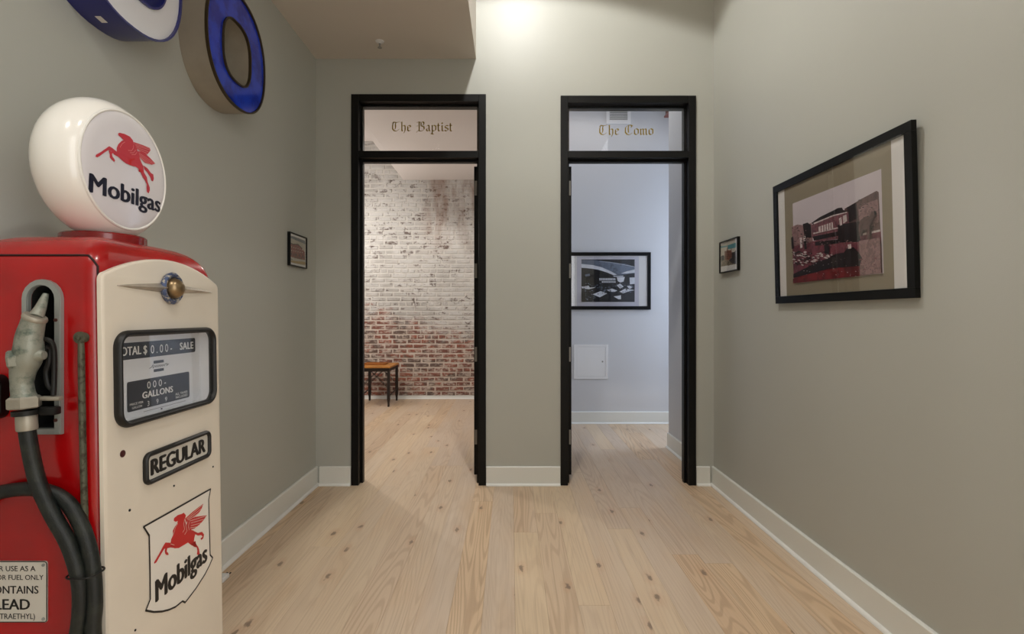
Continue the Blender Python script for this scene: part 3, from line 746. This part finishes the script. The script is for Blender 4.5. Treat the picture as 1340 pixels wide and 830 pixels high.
# cream door with arched top, window cut through
def door_outline(k):
    y0, y1 = NS+.001+k, 1.777-k; out = [(y0, .115+k), (y1, .115+k)]
    rr = .022-k; zc = 1.372
    for i in range(6):
        t = math.radians(80*i/5); out.append((y1-rr+rr*math.cos(t), zc+rr*math.sin(t)))
    for i in range(1, 24):
        t = 1-2*i/24; out.append(((y0+y1)/2+((y1-y0)/2-rr*.8)*t, zc+rr+.052*(1-t*t)))
    for i in range(6):
        t = math.radians(100+80*i/5); out.append((y0+rr+rr*math.cos(t), zc+rr*math.sin(t)))
    return out
bm = bmesh.new()
lay = [(0, -.014), (0, -.004), (.003, -.001), (.008, 0)]
LV = []
for k, d in lay:
    LV.append([bm.verts.new(front(a, b, d)) for a, b in door_outline(k)])
for a, b in zip(LV, LV[1:]):
    n = len(a)
    for i in range(n): bm.faces.new((a[i], a[(i+1) % n], b[(i+1) % n], b[i]))
for L, flip in ((LV[0], True), (LV[-1], False)):
    pl = door_outline(lay[0][0] if flip else lay[-1][0])
    for t in tessellate_polygon([[Vector((a, b, 0)) for a, b in pl]]): bm.faces.new([L[i] for i in t])
cd_ = link('front_door', bm, cream_m, pump)
bm = bmesh.new(); prism(bm, rrect(DW[0]+.012, DW[1]-.012, DW[2]+.012, DW[3]-.012, .03), front, .03, -.055); bm.transform(Matrix.Translation(-ORIG[pump.name])); carve(cd_, bm)
# rubber gasket and glass
def tube_loop(bm, pl, fn, d, r, n=10, squash=1.0):
    pts = [Vector(fn(a, b, d)) for a, b in pl]; N = len(pts); rings = []
    nrm = (Vector(fn(pl[0][0], pl[0][1], d+1))-Vector(fn(pl[0][0], pl[0][1], d))).normalized()
    for i in range(N):
        t = (pts[(i+1) % N]-pts[i-1]).normalized(); sd = t.cross(nrm)
        rings.append([bm.verts.new(pts[i]+sd*math.cos(a)*r+nrm*math.sin(a)*r*squash) for a in (2*math.pi*k/n for k in range(n))])
    for i in range(N):
        a, b = rings[i], rings[(i+1) % N]
        for k in range(n): bm.faces.new((a[k], a[(k+1) % n], b[(k+1) % n], b[k]))
gas = rrect(DW[0]+.009, DW[1]-.009, DW[2]+.009, DW[3]-.009, .036, 8)
bm = bmesh.new(); tube_loop(bm, gas, front, .006, .0085, squash=1.5); link('window_gasket', bm, rubber_m, pump)
bm = bmesh.new(); prism(bm, rrect(DW[0]+.008, DW[1]-.008, DW[2]+.008, DW[3]-.008, .03), front, .006, .009); link('window_glass', bm, glass_m, pump, smooth=False)
# dial behind the glass
DD = -.034
dial = bmesh.new(); prism(dial, rrect(DW[0]+.0125, DW[1]-.0125, DW[2]+.0125, DW[3]-.0125, .029), front, DD-.004, DD); dial = link('dial', dial, dial_m, pump, smooth=False)
bm = bmesh.new(); ring_prism(bm, rrect(DW[0]+.0122, DW[1]-.0122, DW[2]+.0122, DW[3]-.0122, .0298), rrect(DW[0]+.0135, DW[1]-.0135, DW[2]+.0135, DW[3]-.0135, .029), front, DD, .004); link('dial_surround', bm, dial_m, dial, smooth=False)
def dpx(u, v):
    p = px(u, v, 'x', -1.03); return p.y, p.z
bm = bmesh.new()
prism(bm, rrect(1.345, 1.696, 1.166, 1.2115, .006, 3), front, DD+.001, DD+.001); prism(bm, rrect(1.392, 1.662, 1.0245, 1.106, .006, 3), front, DD+.001, DD+.001)
for zc in (1.150, 1.1255): prism(bm, rect(1.497, 1.541, zc-.004, zc+.004), front, DD+.001, DD+.001)
prism(bm, rect(1.525, 1.532, 1.008, 1.013), front, DD+.001, DD+.001)
link('dial_strip', bm, dialblack_m, dial, smooth=False)
dt = DD+.002
for txt, a0, a1, b0, b1, bold, spc in (('TOTAL $', 1.352, 1.470, 1.178, 1.201, .03, 1), ('0.00-', 1.485, 1.578, 1.176, 1.200, 0, 1.5), ('SALE', 1.615, 1.684, 1.178, 1.200, .04, 1.1),
        ('000-', 1.468, 1.548, 1.078, 1.098, 0, 1.5), ('GALLONS', 1.448, 1.580, 1.053, 1.071, .04, 1.05), ('3', 1.468, 1.476, 1.029, 1.043, 0, 1), ('9', 1.505, 1.514, 1.029, 1.043, 0, 1), ('9', 1.543, 1.552, 1.029, 1.043, 0, 1),
        ('PRICE PER', 1.400, 1.452, 1.041, 1.047, .02, 1), ('GALLON', 1.408, 1.446, 1.031, 1.037, .02, 1), ('ALL TAXES', 1.590, 1.650, 1.040, 1.047, .02, 1), ('INCLUDED', 1.592, 1.650, 1.030, 1.037, .02, 1)):
    bm = bmesh.new(); text_on(bm, txt, a0, a1, b0, b1, front, dt, bold, spc); link('dial_lettering', bm, dialtext_m, dial, smooth=False)
# maker's script between the two small bars, too worn to read: a run of slanted strokes
bm = bmesh.new(); prev = None
scr = [(0, -.004), (.010, .000), (.016, .006), (.014, -.004)]+[(.018+.0045*i, (.003 if i % 2 else -.003)) for i in range(12)]+[(.078, .004), (.073, -.003), (.084, .002)]
for p, q in zip(scr, scr[1:]): prism(bm, [(1.478+a, 1.1378+b) for a, b in stroke_poly(p, q, .0016)], front, dt, dt)
prism(bm, rect(1.452, 1.640, 1.0155, 1.0165), front, dt, dt)
link('dial_script', bm, dialblack_m, dial, smooth=False)['kind'] = 'stuff'
# winged medallion
med = bmesh.new(); mz, my = 1.364, 1.523
lathe(med, front(my, mz, 0), (1, 0, 0), [(.030, 0), (.045, .002), (.047, .010), (.041, .016), (.034, .014), (.030, .008)], 36)
med = link('medallion_ring', med, enamelblue_m, pump)
bm = bmesh.new(); lathe(bm, front(my, mz, .006), (1, 0, 0), [(.030, 0)]+[(.030*math.cos(a), .004+.030*math.sin(a)) for a in (math.pi/2*i/9 for i in range(1, 9))]+[(0, .034)], 32)
link('medallion_ball', bm, brass_m, med)
for sgn, L in ((-1, .205), (1, .215)):
    bm = bmesh.new(); sec = []
    for t in (.0, .25, .5, .75, .93, 1.0):
        y = my+sgn*(.036+(L-.036)*t); h = .0125*(1-t)**.8+.0006; d = .017*(1-t)+.002
        sec.append([bm.verts.new(front(y, mz-.003*t+h, .0005)), bm.verts.new(front(y, mz-.003*t, d)), bm.verts.new(front(y, mz-.003*t-h, .0005)), bm.verts.new(front(y, mz-.003*t, .0002))])
    for a, b in zip(sec, sec[1:]):
        for k in range(4): bm.faces.new((a[k], a[(k+1) % 4], b[(k+1) % 4], b[k]))
    bm.faces.new(sec[0]); bm.faces.new(sec[-1]); link('wing_spear', bm, chrome_m, pump, angle=20)
# REGULAR plate
rp = (1.400, 1.706, .823, .911)
bm = bmesh.new(); prism(bm, rrect(rp[0]+.006, rp[1]-.006, rp[2]+.006, rp[3]-.006, .014), front, .0005, .004); plate = link('grade_plate', bm, plate_m, pump, smooth=False)
bm = bmesh.new(); tube_loop(bm, rrect(rp[0]+.006, rp[1]-.006, rp[2]+.006, rp[3]-.006, .016, 6), front, .004, .0068, squash=1.2); link('plate_frame', bm, rubber_m, plate)
bm = bmesh.new(); text_on(bm, 'REGULAR', rp[0]+.024, rp[1]-.024, .846, .889, front, .0046, .065); link('plate_lettering', bm, black_print_m, plate, smooth=False)
# shield decal
cs = crop(4.61, 180, 630)
def sh(pts):
    out = []
    for q in pts:
        p = px(*cs(q), 'x', -.9865); out.append((p.y, p.z))
    return out
outer = sh([(36,275),(238,162),(440,47),(428,112),(430,300),(432,445),(447,462),(425,512),(400,560),(345,645),(288,720),(278,732),(262,724),(220,758),(180,776),(140,786),(90,789),(42,780),(70,712),(71,520),(69,328)])
cy_, cz_ = sum(p[0] for p in outer)/len(outer), sum(p[1] for p in outer)/len(outer)
bm = bmesh.new(); prism(bm, outer, front, .0008, .0008); shield = link('shield_decal', bm, shieldw_m, pump, smooth=False)
bm = bmesh.new()
for i in range(len(outer)):
    p, q = outer[i], outer[(i+1) % len(outer)]
    dx, dy = q[0]-p[0], q[1]-p[1]; l = math.hypot(dx, dy); e = .0012/l
    prism(bm, stroke_poly((p[0]-dx*e, p[1]-dy*e), (q[0]+dx*e, q[1]+dy*e), .0052), front, .0012, .0012)
link('shield_border', bm, black_print_m, shield, smooth=False)
horse = [
 [(216,238),(219,222),(240,205),(265,197),(277,190),(290,205),(283,235),(290,262),(310,290),(335,298),(345,318),(338,345),(335,365),(345,372),(352,385),(350,398),(335,393),(318,385),(300,370),(270,388),(245,403),(220,405),(205,398),(196,372),(200,350),(212,325),(210,300),(222,275),(238,255),(240,240),(228,245)],
 [(200,372),(165,370),(152,390),(125,440),(95,490),(98,498),(110,488),(135,445),(158,408),(190,400),(215,402)],
 [(165,400),(160,420),(163,438),(172,446),(184,444),(180,432),(172,425),(175,405),(210,395)],
 [(318,375),(335,395),(352,400),(356,420),(352,440),(362,448),(370,440),(366,410),(360,395),(348,380),(345,360)],
 [(335,300),(360,312),(385,305),(397,322),(392,345),(380,355),(375,345),(388,335),(380,325),(360,328),(340,318)],
 [(285,225),(330,185),(395,135),(385,165),(365,195),(340,215),(310,240),(290,250)],
 [(300,240),(345,215),(415,205),(395,235),(370,262),(340,285),(310,295),(290,270)]]
bm = bmesh.new()
for pl in horse: prism(bm, sh(pl), front, .0013, .0013)
peg = link('horse_emblem', bm, pegred_m, shield, smooth=False); peg['label'] = 'red winged horse emblem'
bm = bmesh.new()
lines = [[(292,228),(390,142)], [(298,232),(382,165)], [(304,236),(368,190)], [(312,240),(408,210)], [(318,252),(396,230)], [(318,268),(380,252)], [(314,282),(355,275)],
         [(283,225),(275,255),(280,290),(268,310)], [(296,240),(288,265),(294,300),(280,322)], [(310,245),(303,270),(308,296)], [(240,255),(225,280),(214,320)], [(218,385),(195,378)]]
for ln in lines:
    q = sh(ln)
    for a, b in zip(q, q[1:]): prism(bm, stroke_poly(a, b, .0013), front, .0016, .0016)
link('emblem_line', bm, peglineW_m, peg, smooth=False)['kind'] = 'stuff'
bm = bmesh.new(); text_on(bm, 'Mobilgas', 1.440, 1.688, .490, .550, front, .0014, .05, 1.0); link('shield_lettering', bm, black_print_m, shield, smooth=False)
# lock and screw holes on the cream door
for u, v, rad in ((162, 594, .009), (228, 636, .003), (170, 668, .0035), (279, 611, .003), (175, 825, .003)):
    p = px(u, v, 'x', fx(.7)); bm = bmesh.new()
    lathe(bm, front(p.y, p.z, -.001), (1, 0, 0), [(rad, 0), (rad, .0025), (rad*.6, .0028), (rad*.5, .0015)], 14); link('lock' if rad > .005 else 'screw', bm, mat('dark rusty hole', srgb(70, 22, 22), .6) if rad > .005 else dkmetal_m, pump)
# nozzle pocket bezel on the near side
bm = bmesh.new(); ring_prism(bm, arch(*BZ), arch(*BZ, k=.0145), side, .001, .010)
ring_prism(bm, arch(*BZ, k=.002), arch(*BZ, k=.0135), side, .010, .013)
bz = link('nozzle_bezel', bm, bezel_m, pump)
bm = bmesh.new(); prism(bm, arch(*BZ, k=.0148), side, -.078, -.075); ring_prism(bm, arch(*BZ, k=.0141), arch(*BZ, k=.0155), side, -.078, .0); link('pocket_lining', bm, recess_m, bz)
for v in (419, 484, 550):
    p = px(73.5, v, 'y', NS-.012); bm = bmesh.new(); lathe(bm, side(p.x, p.z, .0125), (0, -1, 0), [(.0045, 0), (.004, .003), (0, .004)], 12); link('screw', bm, mat('rusty screw', srgb(84, 50, 44), .5, .4), bz)
# black switch box partly seen at the left
bm = bmesh.new(); prism(bm, rrect(-1.315, -1.222, 1.035, 1.142, .022), side, .0005, .022); sw = link('switch_box', bm, black_m, pump)
# nozzle hanging in the pocket
cn = crop(3.69, 0, 355); NY = 1.222
def nz(x, y, yy=NY): 
    u, v = cn((x, y)); p = px(u, v, 'y', yy); return p
bm = bmesh.new()
sweep(bm, [nz(166,228), nz(156,262), nz(142,320), nz(138,380), nz(128,430), nz(112,480), nz(106,540), nz(112,590), nz(116,620)], [.0225, .0235, .0265, .029, .029, .025, .0215, .0225, .028], 20, smooth=5)
noz = link('nozzle', bm, nozz_m, pump)
bm = bmesh.new(); sweep(bm, [nz(222,108,1.262), nz(215,128,1.258), nz(195,180,1.238), nz(172,222,1.224)], [.0055, .0075, .0115, .0155], 16, smooth=3); link('spout', bm, nozz_m, noz)
bm = bmesh.new(); a, b = nz(174,214), nz(162,238); sweep(bm, [a, a.lerp(b, .3), a.lerp(b, .7), b], [.022, .0245, .0245, .0225], 20); link('spout_collar', bm, nozzlight_m, noz)
bm = bmesh.new(); a, b = nz(116,605), nz(118,662); sweep(bm, [a, a.lerp(b, .15), a.lerp(b, .9), b], [.028, .0325, .0325, .029], 6); link('swivel_nut', bm, nozzlight_m, noz, angle=25)
bm = bmesh.new(); a = nz(36,430, NY-.004); ax_ = Vector((-.8, -.6, -.1)).normalized(); lathe(bm, nz(30,432, NY-.024)-ax_*.031, ax_, [(.016, 0), (.016, .010), (.0225, .012), (.0225, .026), (.019, .030), (0, .031)], 6); link('side_cap', bm, nozz_m, noz, angle=25)
bm = bmesh.new(); lathe(bm, nz(170,408), (1, .1, .05), [(.016, 0), (.014, .010), (.010, .020), (0, .022)], 14); link('stem_boss', bm, nozz_m, noz)
bm = bmesh.new(); sweep(bm, [nz(180,350,1.232), nz(215,328,1.236), nz(250,345,1.24), nz(262,400,1.245), nz(262,520,1.245), nz(258,600,1.24)], .0055, 10, smooth=4); link('lever_guard', bm, dkmetal_m, noz)
bm = bmesh.new(); sweep(bm, [nz(215,365,1.238), nz(240,380,1.25), nz(236,440,1.25), nz(222,490,1.25), nz(232,550,1.25), nz(250,575,1.25)], [.004, .007, .007, .006, .006, .004], 10, smooth=4); link('trigger', bm, dkmetal_m, noz)
bm = bmesh.new(); box(bm, nz(160,600).x, nz(262,600).x, 1.234, 1.250, nz(0,632).z, nz(0,610).z, bevel=.004); link('guard_bracket', bm, nozzlight_m, noz)
bm = bmesh.new(); box(bm, nz(170,660).x, nz(250,660).x, 1.228, 1.25, nz(0,700).z, nz(0,660).z, bevel=.004); link('guard_foot', bm, dkmetal_m, noz)
bm = bmesh.new(); a = nz(123,672); b = nz(124,695); sweep(bm, [a, b], [.026, .026], 20); link('swivel_ring', bm, dkmetal_m, noz)
bm = bmesh.new(); a, b = nz(127,690), nz(131,768); sweep(bm, [a, a.lerp(b, .1), a.lerp(b, .9), b], [.019, .0205, .0205, .0195], 20); link('hose_coupling', bm, nozzlight_m, noz)
# hose: down from the nozzle, a long loop, up again and off to the left of the cabinet
def hz(u, v, yy=1.225): return px(u, v, 'y', yy)
path = [hz(35, 560, 1.222), hz(38, 580, 1.222), hz(44, 610), hz(52, 638), hz(70, 676), hz(88, 708), hz(99, 738), hz(105, 768), hz(105, 800), hz(101, 830), hz(88, 890), hz(74, 960), hz(76, 1030), hz(100, 1068), hz(124, 1050), hz(134, 980), hz(130, 900), hz(122, 830, 1.232), hz(124, 790, 1.236), hz(121, 742, 1.24), hz(111, 700, 1.243), hz(96, 668, 1.246), hz(78, 650, 1.248), hz(52, 641, 1.248), hz(20, 641, 1.248), hz(-12, 649, 1.248), hz(-40, 668, 1.248), hz(-48, 690, 1.25)]
rad = [.0165]*len(path)
bm = bmesh.new(); sweep(bm, path, rad, 16, smooth=6); hose = link('hose', bm, hose_m, pump)
bm = bmesh.new(); a, b = hz(103, 752, 1.225), hz(122, 750, 1.24)
tube_loop(bm, rrect(a.x-.021, b.x+.020, 1.203, 1.262, .02, 6), lambda p, q, d: (p, q, a.z+d), 0, .0022, 8); link('hose_tie', bm, dkmetal_m, hose)
bm = bmesh.new(); p = hz(-48, 700, 1.25); lathe(bm, (p.x, p.y, p.z-.05), (0, 0, 1), [(.024, 0), (.024, .04), (.018, .042), (.018, .06)], 6); box(bm, p.x-.02, p.x+.02, 1.236, 1.275, p.z-.06, p.z-.03); link('hose_outlet', bm, dkmetal_m, pump)
# hose guide rod on the side panel
def rz_(u, v): return px(u, v, 'y', 1.258)
bm = bmesh.new(); sweep(bm, [rz_(106, 446), rz_(106.5, 470), rz_(108, 560), rz_(110, 640), rz_(113, 730), rz_(116, 830), rz_(118, 900)], [.006]+[.0072]*6, 10, smooth=3); rod = link('guide_rod', bm, rod_m, pump)
p = rz_(105.7, 442); bm = bmesh.new(); lathe(bm, (p.x, NS, p.z), (0, -1, 0), [(.012, 0), (.012, .008), (.0145, .010), (.0145, .017), (.006, .018), (.006, .023), (0, .024)], 18); link('rod_pivot', bm, rod_m, rod)
# lead warning plate
sx0, sx1 = -1.296, -1.128; pz0, pz1 = 1.287-(814-412)*NS/F, 1.287-(734-412)*NS/F
bm = bmesh.new(); prism(bm, rrect(sx0, sx1, pz0, pz1, .006, 4), side, .0005, .003); wp = link('warning_plate', bm, plate_m, pump, smooth=False)
bm = bmesh.new(); tube_loop(bm, rrect(sx0+.001, sx1-.001, pz0+.001, pz1-.001, .006, 4), side, .0028, .0012, 6); link('plate_edge', bm, black_print_m, wp)
bm = bmesh.new(); cxs = (sx0+sx1)/2
def crow(txt, right_px, y0, y1, bold=.015):
    r_ = (right_px/3.073-U0)*NS/F; za, zb = [1.287-(560+y/3.073-V0)*NS/F for y in (y1, y0)]
    text_on(bm, txt, 2*cxs-r_, r_, za, zb, side, .0034, bold)
crow('FOR USE AS A', 148, 553, 574); crow('MOTOR FUEL ONLY', 180, 589, 609); crow('CONTAINS', 160, 633, 664, .02); crow('LEAD', 126, 686, 728, .03); crow('(TETRAETHYL)', 146, 744, 766)
link('plate_lettering', bm, black_print_m, wp, smooth=False)
for ax, az in ((sx1-.009, pz1-.009), (sx1-.009, pz0+.009), (sx0+.009, pz1-.009), (sx0+.009, pz0+.009)):
    bm = bmesh.new(); lathe(bm, side(ax, az, .003), (0, -1, 0), [(.004, 0), (.0035, .002), (0, .0026)], 10); link('rivet', bm, bezel_m, wp)
# globe on its collar
bm = bmesh.new(); lathe(bm, (PXc, PYc, 1.488), (0, 0, 1), [(.104, 0), (.104, .026), (.100, .030), (.06, .030)], 48); link('globe_collar', bm, dkred_m, pump)
GX, GY, GZ, GR = -1.19, 1.513, 1.704, .170
prof = []
for i in range(25):
    a = math.radians(-62+124*i/24); prof.append((.140+.060*math.cos(a), .010+.065*math.sin(a)/math.sin(math.radians(62))))
prof = [(.02, prof[0][1])]+prof+[(.02, prof[-1][1])]
bm = bmesh.new(); lathe(bm, (GX, GY, GZ), (1, 0, 0), prof, 64); globe = link('globe', bm, milk_m, pump)
LX0 = GX+.075
prof2 = lambda r0, r1, d0, d1: [(r0, d0), (r0, d1), (r1, d1), (r1, d0)]
for sgn, nm in ((1, 'globe_lens'),):
    bm = bmesh.new(); lathe(bm, (GX+sgn*.0745, GY, GZ), (sgn, 0, 0), [(GR-.006, -.004), (GR-.006, .001)]+[((GR-.006)*math.cos(a), .001+.006*math.sin(a)) for a in (math.pi/2*i/8 for i in range(1, 8))]+[(0, .007)], 64)
    ln = link(nm, bm, lens_m, globe)
    bm = bmesh.new(); pts = superellipse(GY, GZ, GR-.003, GR-.003, 2, 64); tube_loop(bm, pts, lambda a, b, d: (GX+sgn*(.0735+d), a, b), 0, .0045, 8); link('lens_rim', bm, rim_m, ln)
    if sgn > 0: lens = ln
LP = -1.1155
def lensf(a, b, d):                                        # on the gently domed lens
    q = min(1, ((a-GY)**2+(b-GZ)**2)/(GR-.006)**2); return (GX+.0756+.006*math.sqrt(max(0, 1-q))+d, a, b)
cg = crop(6.38, 110, 160)
def gp(pts):
    out = []
    for q in pts:
        p = px(*cg(q), 'x', LP+.004); out.append((p.y, p.z))
    return out
bm = bmesh.new()
gh = [[(275,95),(290,88),(330,98),(375,120),(398,150),(408,180),(430,215),(440,260),(455,300),(470,340),(485,370),(490,420),(515,460),(522,500),(540,545),(540,570),(530,595),(515,580),(512,545),(515,520),(500,490),(478,455),(462,420),(440,385),(420,372),(380,362),(340,345),(300,315),(275,290),(240,270),(215,240),(195,232),(165,250),(125,280),(105,293),(88,288),(95,270),(130,250),(165,225),(200,200),(225,215),(262,245),(262,215),(275,185),(300,160),(320,148),(300,125),(280,112)],
 [(195,235),(205,270),(205,295),(225,315),(240,330),(248,322),(240,305),(228,290),(222,265),(232,250)],
 [(485,360),(520,385),(550,425),(570,435),(575,470),(568,495),(555,490),(545,460),(520,420),(495,395)],
 [(405,165),(480,190),(545,215),(550,235),(520,270),(470,250),(420,215)],
 [(430,240),(490,250),(540,295),(590,345),(560,355),(500,340),(450,290)]]
for pl in gh: prism(bm, gp(pl), lensf, .0012, .0012)
pg = link('horse_emblem', bm, globred_m, lens, smooth=False); pg['label'] = 'red winged horse emblem'
bm = bmesh.new()
for ln_ in ([(415,182),(545,220)], [(420,195),(545,232)], [(425,208),(530,248)], [(432,222),(520,262)], [(445,256),(585,345)], [(448,270),(570,350)], [(452,285),(545,350)], [(458,296),(520,345)],
            [(355,235),(385,238),(400,215),(402,190)], [(370,255),(400,255),(420,232)], [(288,210),(305,180),(330,165)], [(385,270),(415,270),(430,250)]):
    q = gp(ln_)
    for a, b in zip(q, q[1:]): prism(bm, stroke_poly(a, b, .0014), lensf, .0017, .0017)
link('emblem_line', bm, globline_m, pg, smooth=False)['kind'] = 'stuff'
bm = bmesh.new()
for pl in ([(360,315),(385,305),(415,300),(412,312),(385,325),(375,360),(360,350)], [(440,395),(475,400),(478,415),(445,415)]): prism(bm, gp(pl), lensf, .0018, .0018)
link('emblem_dark_print', bm, pegred_m, pg, smooth=False)  # details printed in a deeper red than the horse
bm = bmesh.new(); text_on(bm, 'Mobilgas', 1.372, 1.654, 1.612, 1.662, lensf, .0012, .035, 1.0); link('globe_lettering', bm, navy_print_m, lens, smooth=False)

# ------------------------------------------------------------------ brick room: small table with a board on it
TX0, TX1, TY0, TY1, TZ = -2.14, -1.675, 7.25, 7.83, .565
tb = thing('side_table', 'small wooden side table with black crossed iron braces by brick wall', 'table', ((TX0+TX1)/2, (TY0+TY1)/2, 0))
for i in range(4):
    d = (TY1-TY0)/4; link('top_board', boxes((TX0, TX1, TY0+i*d+.001, TY0+(i+1)*d-.001, TZ-.024, TZ), bevel=.003), woodtop_m, tb, smooth=False)
link('apron', boxes((TX0+.025, TX1-.025, TY0+.02, TY0+.04, TZ-.07, TZ-.0245), (TX0+.025, TX1-.025, TY1-.04, TY1-.02, TZ-.07, TZ-.0245), (TX0+.02, TX0+.04, TY0+.041, TY1-.041, TZ-.07, TZ-.0245), (TX1-.04, TX1-.02, TY0+.041, TY1-.041, TZ-.07, TZ-.0245)), bark_m, tb, smooth=False)
for lx in (TX0+.03, TX1-.03):
    for ly in (TY0+.03, TY1-.03):
        bm = bmesh.new()
        sec = [(.017, TZ-.03), (.019, .18), (.019, .10), (.013, .06), (.012, 0)]; R = []
        for h, z in sec: R.append([bm.verts.new((lx+a*h, ly+b*h, z)) for a, b in ((-1, -1), (1, -1), (1, 1), (-1, 1))])
        for a, b in zip(R, R[1:]):
            for k in range(4): bm.faces.new((a[k], a[(k+1) % 4], b[(k+1) % 4], b[k]))
        bm.faces.new(R[0]); bm.faces.new(R[-1]); link('leg', bm, bark_m, tb, smooth=False)
for ly in (TY0+.03, TY1-.03):
    for a, b in (((TX1-.04, .262), (TX1-.30, TZ-.05)), ((TX0+.04, .262), (TX0+.30, TZ-.05))):
        bm = bmesh.new(); sweep(bm, [(a[0], ly, a[1]), (b[0], ly, b[1])], .0045, 8); sweep(bm, [(a[0], ly, a[1]+.02), (b[0], ly, b[1]+.012)], .003, 8); link('brace_rod', bm, bark_m, tb)
for lx in (TX0+.03, TX1-.03):
    bm = bmesh.new(); sweep(bm, [(lx, TY0+.04, .145), (lx, TY1-.04, .175)], .009, 8); link('stretcher', bm, bark_m, tb)
bm = bmesh.new(); box(bm, -.16, .16, -.10, .10, 0, .010, bevel=.003)
for x0, x1, y0, y1 in ((-.16, .16, -.10, -.09), (-.16, .16, .09, .10), (-.16, -.15, -.09, .09), (.15, .16, -.09, .09)): box(bm, x0, x1, y0, y1, .010, .022, bevel=.002)
tray = link('wooden_tray', bm, mat('amber wood tray', srgb(172, 104, 40), .35, vary=.3, vscale=20), None, smooth=False); tray.location = (-1.96, 7.56, TZ+.0008)
tray['label'] = 'shallow amber wooden tray lying on the side table'; tray['category'] = 'tray'

# ------------------------------------------------------------------ right room: access panel, air grille, steel joist
A = px(751, 496, 'y', RMY-.004); B = px(795.6, 451, 'y', RMY-.004)
ap = thing('access_panel', 'white square access panel low on the pale room wall', 'access panel', ((A.x+B.x)/2, RMY, A.z))
bm = bmesh.new(); pf = lambda a, b, d: (a, RMY-d, b)
ring_prism(bm, rrect(A.x, B.x, A.z, B.z, .004, 2), rrect(A.x+.034, B.x-.030, A.z+.028, B.z-.026, .003, 2), pf, .001, .008); link('flange', bm, grille_m, ap, smooth=False)
link('panel_door', boxes((A.x+.036, B.x-.032, RMY-.006, RMY-.001, A.z+.030, B.z-.028), bevel=.001), grille_m, ap, smooth=False)
p = px(788.5, 473.4, 'y', RMY-.006); bm = bmesh.new(); lathe(bm, (p.x, RMY-.006, p.z), (0, -1, 0), [(.010, 0), (.010, .003), (.004, .004)], 14); link('lock', bm, steel_m, ap)
A = px(793.5, 162, 'y', RMY-.01); B = px(825.5, 131, 'y', RMY-.01)
vg = thing('air_grille', 'white louvred air grille high on the pale room wall', 'vent', ((A.x+B.x)/2, RMY, A.z))
bm = bmesh.new(); ring_prism(bm, rrect(A.x, B.x, A.z, B.z, .004, 2), rrect(A.x+.038, B.x-.038, A.z+.038, B.z-.038, .002, 2), pf, .001, .012); link('frame', bm, grille_m, vg, smooth=False)
link('backing', boxes((A.x+.036, B.x-.036, RMY-.003, RMY-.001, A.z+.036, B.z-.036)), grilldk_m, vg, smooth=False)
z = A.z+.046
while z < B.z-.045:
    bm = bmesh.new(); prism(bm, [(.004, z), (.011, z-.008), (.011, z-.004), (.004, z+.006)], lambda a, b, d: (d, RMY-a, b), A.x+.0385, B.x-.0385); link('slat', bm, grille_m, vg, smooth=False); z += .019
bm = bmesh.new(); 
for zz, t in ((3.585, .014), (3.90, .014)): box(bm, 1.79, 3.36, RMY-.22, RMY-.08, zz, zz+t)
box(bm, 1.79, 3.36, RMY-.157, RMY-.143, 3.599, 3.90)
o = link('steel_beam', bm, mat('red oxide steel', srgb(110, 42, 40), .6), None, smooth=False); o['label'] = 'dark red steel beam end glimpsed through the right transom'; o['category'] = 'beam'

# ------------------------------------------------------------------ small fittings
sp = px(497, 54, 'z', SOF)
s = thing('sprinkler_head', 'small pendant sprinkler head under the soffit', 'sprinkler', (sp.x, sp.y, SOF))
bm = bmesh.new(); lathe(bm, (sp.x, sp.y, SOF-.0005), (0, 0, -1), [(.030, 0), (.029, .004), (.012, .010), (.010, .016)], 24); link('escutcheon', bm, grille_m, s)
bm = bmesh.new(); lathe(bm, (sp.x, sp.y, SOF-.016), (0, 0, -1), [(.008, 0), (.006, .012), (.004, .026), (.015, .028), (.015, .031), (0, .031)], 16); link('deflector', bm, steel_m, s)
def downlight(x, y, z, label):  # fixture for an assumed hall lamp, out of view
    d = thing('assumed_downlight', label, 'light', (x, y, z), group='assumed recessed downlights')
    bm = bmesh.new(); ring_prism(bm, superellipse(x, y, .085, .085, 2, 32), superellipse(x, y, .062, .062, 2, 32), lambda a, b, q: (a, b, z-q), .0005, .006); link('trim_ring', bm, grille_m, d)
    bm = bmesh.new(); lathe(bm, (x, y, z-.0005), (0, 0, -1), [(.061, 0), (.061, .002), (.03, .003)], 32)
    m = mat('lit lamp lens', srgb(255, 244, 226), .5)
    m.node_tree.nodes['Principled BSDF'].inputs['Emission Color'].default_value = (1, .93, .82, 1); m.node_tree.nodes['Principled BSDF'].inputs['Emission Strength'].default_value = 6
    link('lens', bm, m, d)
downlight(.06, 2.63, HC, 'assumed round recessed downlight in the high hall ceiling before the doors')
downlight(.55, .55, HC, 'assumed round recessed downlight in the high hall ceiling near the viewer')
# small white plug lying by the baseboard past the pump
p = px(296, 757, 'z', .0)
pl = thing('power_plug', 'small white plug with two dark prongs on floor behind the pump', 'plug', (p.x, p.y, 0))
bm = bmesh.new(); box(bm, p.x-.035, p.x+.012, p.y-.05, p.y+.01, .0005, .022, bevel=.004); link('plug_body', bm, grille_m, pl)
for dx in (-.012, .004): link('prong', boxes((p.x+dx-.003, p.x+dx+.003, p.y+.0105, p.y+.034, .010, .013)), dkmetal_m, pl, smooth=False)
